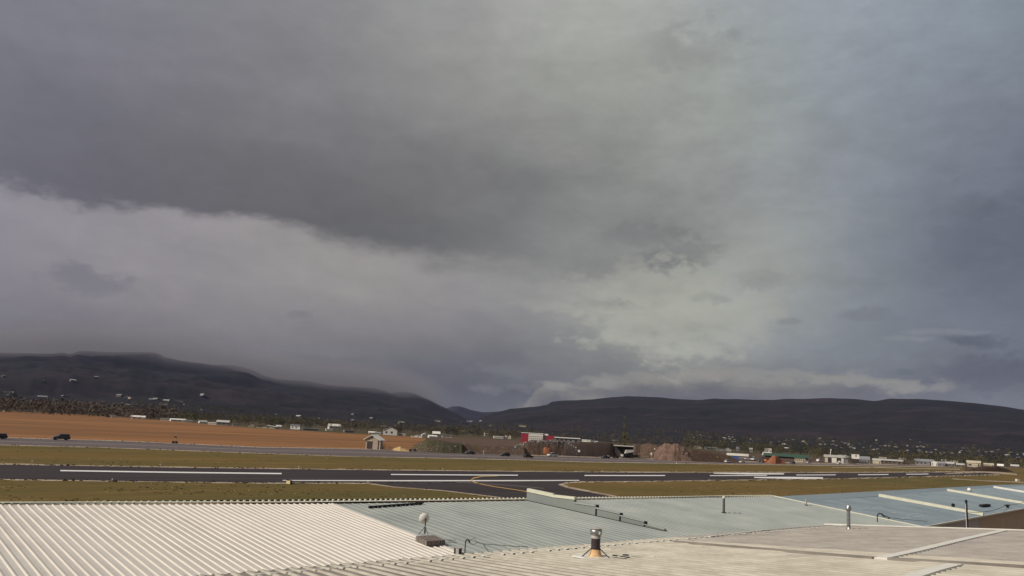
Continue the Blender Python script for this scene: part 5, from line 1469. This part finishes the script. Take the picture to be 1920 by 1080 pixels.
def vehicle(kind, colour, px, py, lpx, heading, label, name='car', cat='car', cargo=None, flip=False, plane_z=0.02, lowcol=None):
    """heading: angle of the nose in world degrees, counter-clockwise from +X"""
    b = onz(px, py, plane_z)
    e_ = empty(name, tuple(b), R(heading), label, cat)
    prof, cab, L = BODY[kind]
    k = 1.0
    if lpx: 
        q = F / to_px(b)[2]; vis = abs(math.cos(R(heading) - math.atan2(-b.x, b.y) )) * L + abs(math.sin(R(heading) - math.atan2(-b.x, b.y))) * 1.8
        k = max(.85, min(1.25, lpx / q / vis))
    e_.scale = (k, k, k)
    W = .9
    mb = MB(); mb.prism(prof, -W, W); mb.build('body', PAINT[lowcol or colour], e_, fix=True)
    mb = MB(); b0 = 0
    w1, w2 = W - .06, W - .22
    n_c = len(cab)
    for y, top_ in ((-1, 0), (1, 0)):
        for (x, z) in cab: mb.v.append((x, y * (w1 if z < 1.2 else w2), z))
    mb.f += [tuple(range(n_c)), tuple(reversed(range(n_c, 2 * n_c)))]
    for i in range(n_c): j = (i + 1) % n_c; mb.f.append((i, j, n_c + j, n_c + i))
    mb.build('windows', M_glass, e_, fix=True)
    xs = [c[0] for c in cab if c[1] > 1.2]; zt = max(c[1] for c in cab)
    mb = MB(); mb.box((min(xs) + max(xs)) / 2, 0, zt + .02, max(xs) - min(xs) + .15, 2 * w2 + .06, .07); mb.build('roof', PAINT[colour], e_)
    for x in (min(xs) * .5 + max(xs) * .5,):
        mb = MB()
        for s_ in (-1, 1): mb.box(x, s_ * (w1 * .5 + w2 * .5 + .01), (zt + cab[0][1]) / 2, .10, .05, zt - cab[0][1])
        mb.build('door_pillar', PAINT[colour], e_)
    wx = prof[0][0] * .64, prof[-1][0] * .64
    for x in wx:
        for s_ in (-1, 1):
            mb = MB(); mb.tube((x, s_ * (W - .16), .36), (x, s_ * (W + .03), .36), .36, n=14); wh = mb.build('wheel', M_tyre, e_)
            mb = MB(); mb.tube((x, s_ * (W + .02), .36), (x, s_ * (W + .05), .36), .2, n=10); mb.build('rim', M_rim, wh)
    for s_ in (-1, 1):
        mb = MB(); mb.box(prof[-1][0] + .01, s_ * .62, .78, .06, .34, .16); mb.build('headlight', M_lamp, e_)
        mb = MB(); mb.box(prof[0][0] - .01, s_ * .68, .85, .06, .24, .2); mb.build('tail_light', M_tail, e_)
    mb = MB(); mb.box((prof[0][0] + prof[-1][0]) / 2, 0, prof[0][1] - .02, prof[-1][0] - prof[0][0] - .1, W * 1.9, .12); mb.build('sill', M_tyre, e_)
    if kind == 'pickup':
        mb = MB(); mb.box(-1.85, 0, 1.125, 1.65, 1.5, .02); mb.build('load_bed', M_tyre, e_)
        if cargo:
            mb = MB(); mb.box(-1.9, 0, 1.4, 1.5, 1.4, .55, top=.85); mb.build('load', PAINT[cargo], e_)
    return e_
RD = 42.0       # direction of the highway, degrees counter-clockwise from +X
def rdir(px):
    a, b = onz(px - 20, interp_lin(road_far, px - 20)), onz(px + 20, interp_lin(road_far, px + 20))
    return math.degrees(math.atan2(b.y - a.y, b.x - a.x))
vehicle('suv', 'black', -3, 823.0, 26, rdir(10) + 180, 'dark car half cut off by the left edge of the view')
vehicle('suv', 'grey', 114, 825.0, 31, rdir(114) + 180, 'dark grey estate car alone on the left stretch of highway')
vehicle('sedan', 'black', 881.5, 851.8, 17, rdir(881) + 180, 'low black saloon, first of the cars in front of the dirt banks')
vehicle('suv', 'green', 947, 855.6, 18.5, rdir(947) + 180, 'dark green off road car, second in the row of highway cars')
vehicle('suv', 'brown', 990.5, 858.6, 16, rdir(990), 'dark brown car below the left end of the rubble mound')
vehicle('pickup', 'white', 1036, 856.2, 21, rdir(1036) + 180, 'white pickup truck below the rubble mound')
vehicle('pickup', 'black', 1135, 859.8, 16, rdir(1135) + 180, 'black pickup with white load towing a low trailer', cargo='white')
vehicle('sedan', 'white', 1391, 868.0, 12, rdir(1391) + 180, 'white saloon turning out of the vehicle yard', name='car')
vehicle('suv', 'white', 1364.5, 867.5, 13, rdir(1364), 'white car on the highway just below the blue container')
vehicle('pickup', 'white', 1403, 862.3, 14, rdir(1391) + 150, 'longer white pickup at the back of the vehicle yard')
vehicle('pickup', 'white', 1414, 863.5, 13, rdir(1391) + 190, 'white pickup parked right behind the longer one', cargo='silver')
vehicle('suv', 'black', 1427, 867.6, 13, rdir(1391) + 200, 'black car with yellow top left of the orange earth pile', lowcol='black')
vehicle('suv', 'brown', 1486, 870.2, 10, rdir(1391) + 180, 'dark car alone on the bare ground right of the orange pile')
vehicle('suv', 'silver', 1516, 868.5, 9, rdir(1391) + 180, 'silver car parked beside the cream office')
vehicle('sedan', 'white', 1573, 870, 8, rdir(1391), 'white car before the open bay of the flat roofed hangar')
vehicle('pickup', 'white', 1537, 866.5, 17, rdir(1391), 'white pickup left of the flat roofed hangar', cargo='white')
# trailer behind the black pickup and the long low flatbed
def flatbed(px, py, L, label, hdg, m_=M_dark, load=True):
    b = onz(px, py); e_ = empty('flatbed_trailer', tuple(b), R(hdg), label, 'trailer')
    mb = MB(); mb.box(0, 0, .75, L, 2.2, .22); mb.build('deck', m_, e_)
    for x in (-L * .3, -L * .3 - .9):
        for s_ in (-1, 1):
            mb = MB(); mb.tube((x, s_ * .85, .35), (x, s_ * 1.08, .35), .35, n=12); mb.build('wheel', M_tyre, e_)
    mb = MB(); mb.tube((L / 2, 0, .7), (L / 2 + 1.2, 0, .55), .06); mb.build('drawbar', m_, e_)
    if load:
        for k in range(int(L / 2.2)):
            mb = MB(); mb.box(-L / 2 + 1.2 + k * 2.1, random.uniform(-.2, .2), .86 + .35, 1.8, 1.8, .7 * random.uniform(.6, 1), top=.9); mb.build('bale', M_dark, e_)
    return e_
flatbed(1150, 859.0, 4.5, 'low dark trailer hitched behind the black pickup', rdir(1150) + 180, load=False)
flatbed(1182, 858.8, 15, 'long low dark flatbed loaded with bundles, parked left of the white post', rdir(1182) + 5)
flatbed(1238, 861.4, 5, 'short dark flatbed right of the small white post', rdir(1238) + 5)
# backhoe at the orange pile
b = onz(1439, 867.5); e_ = empty('excavator', tuple(b), R(20), 'small orange digger working at the left foot of the orange pile', 'excavator')
mb = MB(); mb.prism([(-1.6, .1), (-1.8, .45), (-1.5, .8), (1.5, .8), (1.8, .45), (1.6, .1)], -1.1, -.6); mb.prism([(-1.6, .1), (-1.8, .45), (-1.5, .8), (1.5, .8), (1.8, .45), (1.6, .1)], .6, 1.1); mb.build('tracks', M_tyre, e_, fix=True)
mb = MB(); mb.box(-.4, 0, 1.35, 2.6, 2.0, .9, top=.94); mb.build('body', PAINT['orange'], e_)
mb = MB(); mb.box(.3, .4, 2.2, 1.1, .9, 1.1, top=.88); mb.build('cab', M_glass, e_)
mb = MB(); mb.tube((.8, -.3, 1.5), (2.6, -.3, 3.2), .18, .14, 6); mb.build('boom', PAINT['orange'], e_)
mb = MB(); mb.tube((2.6, -.3, 3.2), (3.6, -.3, 1.3), .14, .10, 6); mb.build('arm', PAINT['orange'], e_)
mb = MB(); mb.prism([(3.3, 1.4), (3.9, 1.3), (3.9, .7), (3.2, .6)], -.7, .1); mb.build('bucket', M_dark, e_, fix=True)

# ------------------------------------------------------------------ small things along the runway and highway
def sign(px, py, topy, dia, label, mface, post_m, shape='round', cat='sign', name='roadside_sign'):
    b = onz(px, py); q = F / to_px(b)[2]; h = seg_h2(px, topy, b); r = dia / 2 / q
    az = math.atan2(b.x, b.y)
    e_ = empty(name, tuple(b), -az, label, cat)
    mb = MB(); mb.tube((0, .06, -.1), (0, .06, h - r), .05, n=6); mb.build('post', post_m, e_)
    mb = MB()
    if shape == 'round': mb.tube((0, -.04, h - r), (0, .04, h - r), r, n=18)
    else: mb.box(0, 0, h - r * 1.2, r * 1.6, .1, r * 2.4)
    mb.build('panel', mface, e_)
    return e_
sign(1085, 858.5, 843.3, 4.6, 'round pale sign on a thin post before the flat topped dark mound', WALLS['white'], M_dark)
sign(1221, 862, 848.5, 3.6, 'upright white panel at the roadside before the brown spoil', WALLS['white'], WALLS['white'], 'tall')
sign(1227, 861, 840.5, 2.4, 'small round white marker high on a post just right of the white panel', WALLS['white'], M_dark)
sign(1344, 866.5, 855.8, 5.6, 'round yellowish white sign before the low smooth bank', PAINT['yellow'], M_dark)
sign(1573.5, 869.6, 864, 5.2, 'round white sign at the right corner of the flat roofed hangar', WALLS['white'], M_dark)
sign(906.5, 853, 845.5, 1.6, 'thin white marker post between the first two dark cars', WALLS['white'], WALLS['white'], 'tall')
sign(1268.5, 870.5, 867.3, 2.2, 'tiny pale marker in the grass before the pink gravel pile', WALLS['white'], M_dark)
sign(261, 831, 828, 1.5, 'small dark roadside marker left of the lights trailer', M_dark, M_dark, 'tall')
# wheeled light mast beside the highway
b = onz(327.5, 831.5); q = F / to_px(b)[2]
e_ = empty('light_mast_trailer', tuple(b), R(20), 'small dark trailer carrying a slim light mast at the roadside before the orange field', 'trailer')
for s_ in (-1, 1):
    mb = MB(); mb.lathe([(.001, .05), (.42, .1), (.45, .5), (.36, .62), (.001, .66)], 12, (s_ * .48, 0, 0)); mb.build('ballast_drum', M_black, e_)
for s_ in (-1, 1):
    mb = MB(); mb.tube((s_ * .42, 0, .6), (s_ * .30, 0, 2.1), .05, n=6); mb.build('upright', WALLS['greyroof'], e_)
mb = MB(); mb.box(0, 0, 2.15, .85, .3, .34); mb.build('lamp_head', M_dark, e_)
mb = MB(); mb.tube((.05, 0, 2.2), (.16, 0, 4.3), .035, .02, 6); mb.build('mast', WALLS['cream'], e_)
mb = MB(); mb.box(.16, 0, 3.9, .3, .12, .1); mb.build('crossarm', WALLS['cream'], e_)
mb = MB(); mb.box(0, 0, .72, 1.6, .7, .1); mb.build('chassis', M_dark, e_)
# barrels
for (x, lab) in [(769, 'left black barrel of the pair by the weedy bank'), (777.5, 'right black barrel of the pair by the weedy bank')]:
    b = onz(x, 846.3); e_ = empty('barrel', tuple(b), 0, lab, 'barrel')
    mb = MB(); mb.lathe([(.001, 0), (.42, 0), (.45, .3), (.42, .32), (.45, .6), (.42, .62), (.42, .9), (.001, .9)], 12); mb.build('drum', M_black, e_)
    mb = MB(); mb.lathe([(.44, .88), (.46, .9), (.44, .93), (.001, .93)], 12); mb.build('lid', M_dark, e_)
# yellow lit sign box beside the runway
b = onz(541.5, 908.2); q = F / to_px(b)[2]
e_ = empty('distance_board', tuple(b), R(-22), 'yellow box shaped marker board at the runway edge left of the white edge line', 'airfield sign')
w_, h_ = 9.0 / q, 7.4 / q
mb = MB(); mb.box(0, 0, h_ * .56, w_, .35, h_ * .85); mb.build('panel', mat('pale_yellow_panel', (0.72, 0.52, 0.22), .6, var=.1, scale=4, col2=(0.78, 0.66, 0.40)), e_)
mb = MB(); mb.box(w_ * .52 + .02, 0, h_ * .56, w_ * .16, .42, h_ * .9); mb.box(0, 0, h_ * 1.0, w_ * 1.1, .42, h_ * .05); mb.build('frame', M_dark, e_)
for s_ in (-1, 1):
    mb = MB(); mb.box(s_ * w_ * .35, 0, h_ * .07, .08, .1, h_ * .16); mb.build('leg', M_dark, e_)
b = onz(1908, 903.0); q = F / to_px(b)[2]
e_ = empty('marker_box', tuple(b), R(20), 'pale marker box on the grass at the right edge beyond the blue roofs', 'airfield sign')
mb = MB(); mb.box(0, 0, 2.6 / q, 7 / q, 1.0, 4.2 / q); mb.build('panel', WALLS['white'], e_)
for s_ in (-1, 1):
    mb = MB(); mb.box(s_ * 2.4 / q, 0, .3 / q, .15, .2, .8 / q); mb.build('leg', M_dark, e_)
# runway edge lamps
lp = MB(); lp.lathe([(.12, 0), (.12, .02), (.04, .04), (.04, .28)], 8); lmesh = lp.mesh('stem', M_steelp)
lc = MB(); lc.lathe([(.07, .28), (.09, .34), (.08, .42), (.001, .46)], 8); lcm = lc.mesh('lens', M_lamp)
for i, (x, y) in enumerate([(60, 868.2), (300, 874.4), (560, 878.3), (830, 881.8), (1130, 884.2), (1268, 884.8), (210, 903.5), (690, 906.8), (1330, 902.3), (1520, 899.6)]):
    b = onz(x, y); e_ = empty('runway_lamp', tuple(b), 0, 'knee high runway edge lamp with a clear lens in the verge', 'runway lamp', 'runway edge lamps')
    inst('stem', lmesh, e_); inst('lens', lcm, e_)

# ------------------------------------------------------------------ cloud lying on the left mountain, and haze
def low_cloud():
    pts = [(-100, 664), (150, 660), (320, 675), (520, 711), (700, 728)]
    W = []
    for x, y in pts:
        d = ray(x, y); t = 6500 / math.hypot(d.x, d.y); W.append(CAM + d * t)
    mb = MB()
    # a lens shaped bank along the ridge line
    mb.box(-2350, 5750, 400, 5200, 3300, 640, rz=R(40) * 0)
    m_ = bpy.data.materials.new('low_cloud'); m_.use_nodes = True
    nt = m_.node_tree; nt.nodes.clear(); E.tree = nt
    tc_ = nt.nodes.new('ShaderNodeTexCoord'); s_ = nt.nodes.new('ShaderNodeSeparateXYZ'); nt.links.new(tc_.outputs['Object'], s_.inputs[0])
    X, Y, Z = E(s_.outputs[0]), E(s_.outputs[1]), E(s_.outputs[2])
    az_ = E.op('ARCTAN2', X, Y) * (180 / math.pi)
    rr = E.op('SQRT', X * X + Y * Y)
    A_ = [(math.degrees(math.atan2(p.x, p.y)), p.z) for p in W]
    base_ = fcurve(az_, [(-60, A_[0][1])] + A_ + [(0, A_[-1][1] - 160), (60, 0)], -200, 900)
    nz_ = noi(comb(X * .0011, Y * .0011, Z * .0022), 1.0, 4, .6)
    hgt_ = Z - base_ + (nz_ - .5) * 150.0
    dn = sstep(hgt_, -130.0, 50.0) * sstep(hgt_, 210.0, 40.0) * sstep(az_, -3.0, -9.0) * sstep(rr, 5500.0, 5800.0) * sstep(rr, 7100.0, 6800.0)
    dn = dn * sstep(Z, 700.0, 600.0) * sstep(Z, 90.0, 160.0) * (lstep(nz_, .3, .7, .5, 1.3))
    pv = nt.nodes.new('ShaderNodeVolumePrincipled'); pv.inputs['Color'].default_value = (0.50, 0.485, 0.53, 1)
    nt.links.new((dn * 0.0022).s, pv.inputs['Density'])
    oo = nt.nodes.new('ShaderNodeOutputMaterial'); nt.links.new(pv.outputs[0], oo.inputs['Volume'])
    o = mb.build('low_cloud', m_); o['kind'] = 'stuff'
    m_.cycles.homogeneous_volume = False; m_.cycles.volume_step_rate = 0.25
    E.tree = wt
low_cloud()
scene.cycles.volume_step_rate = 1.0
scene.cycles.volume_max_steps = 64
HZ = bpy.data.materials.new('haze'); HZ.use_nodes = True
nt = HZ.node_tree; nt.nodes.clear()
pv = nt.nodes.new('ShaderNodeVolumePrincipled'); pv.inputs['Density'].default_value = 1.3e-5
pv.inputs['Color'].default_value = (0.36, 0.42, 0.86, 1)
oo = nt.nodes.new('ShaderNodeOutputMaterial'); nt.links.new(pv.outputs[0], oo.inputs['Volume'])
hb_ = MB(); hb_.box(0, 6000, 380, 32000, 18000, 762)
ho = hb_.build('haze', HZ); ho['kind'] = 'stuff'
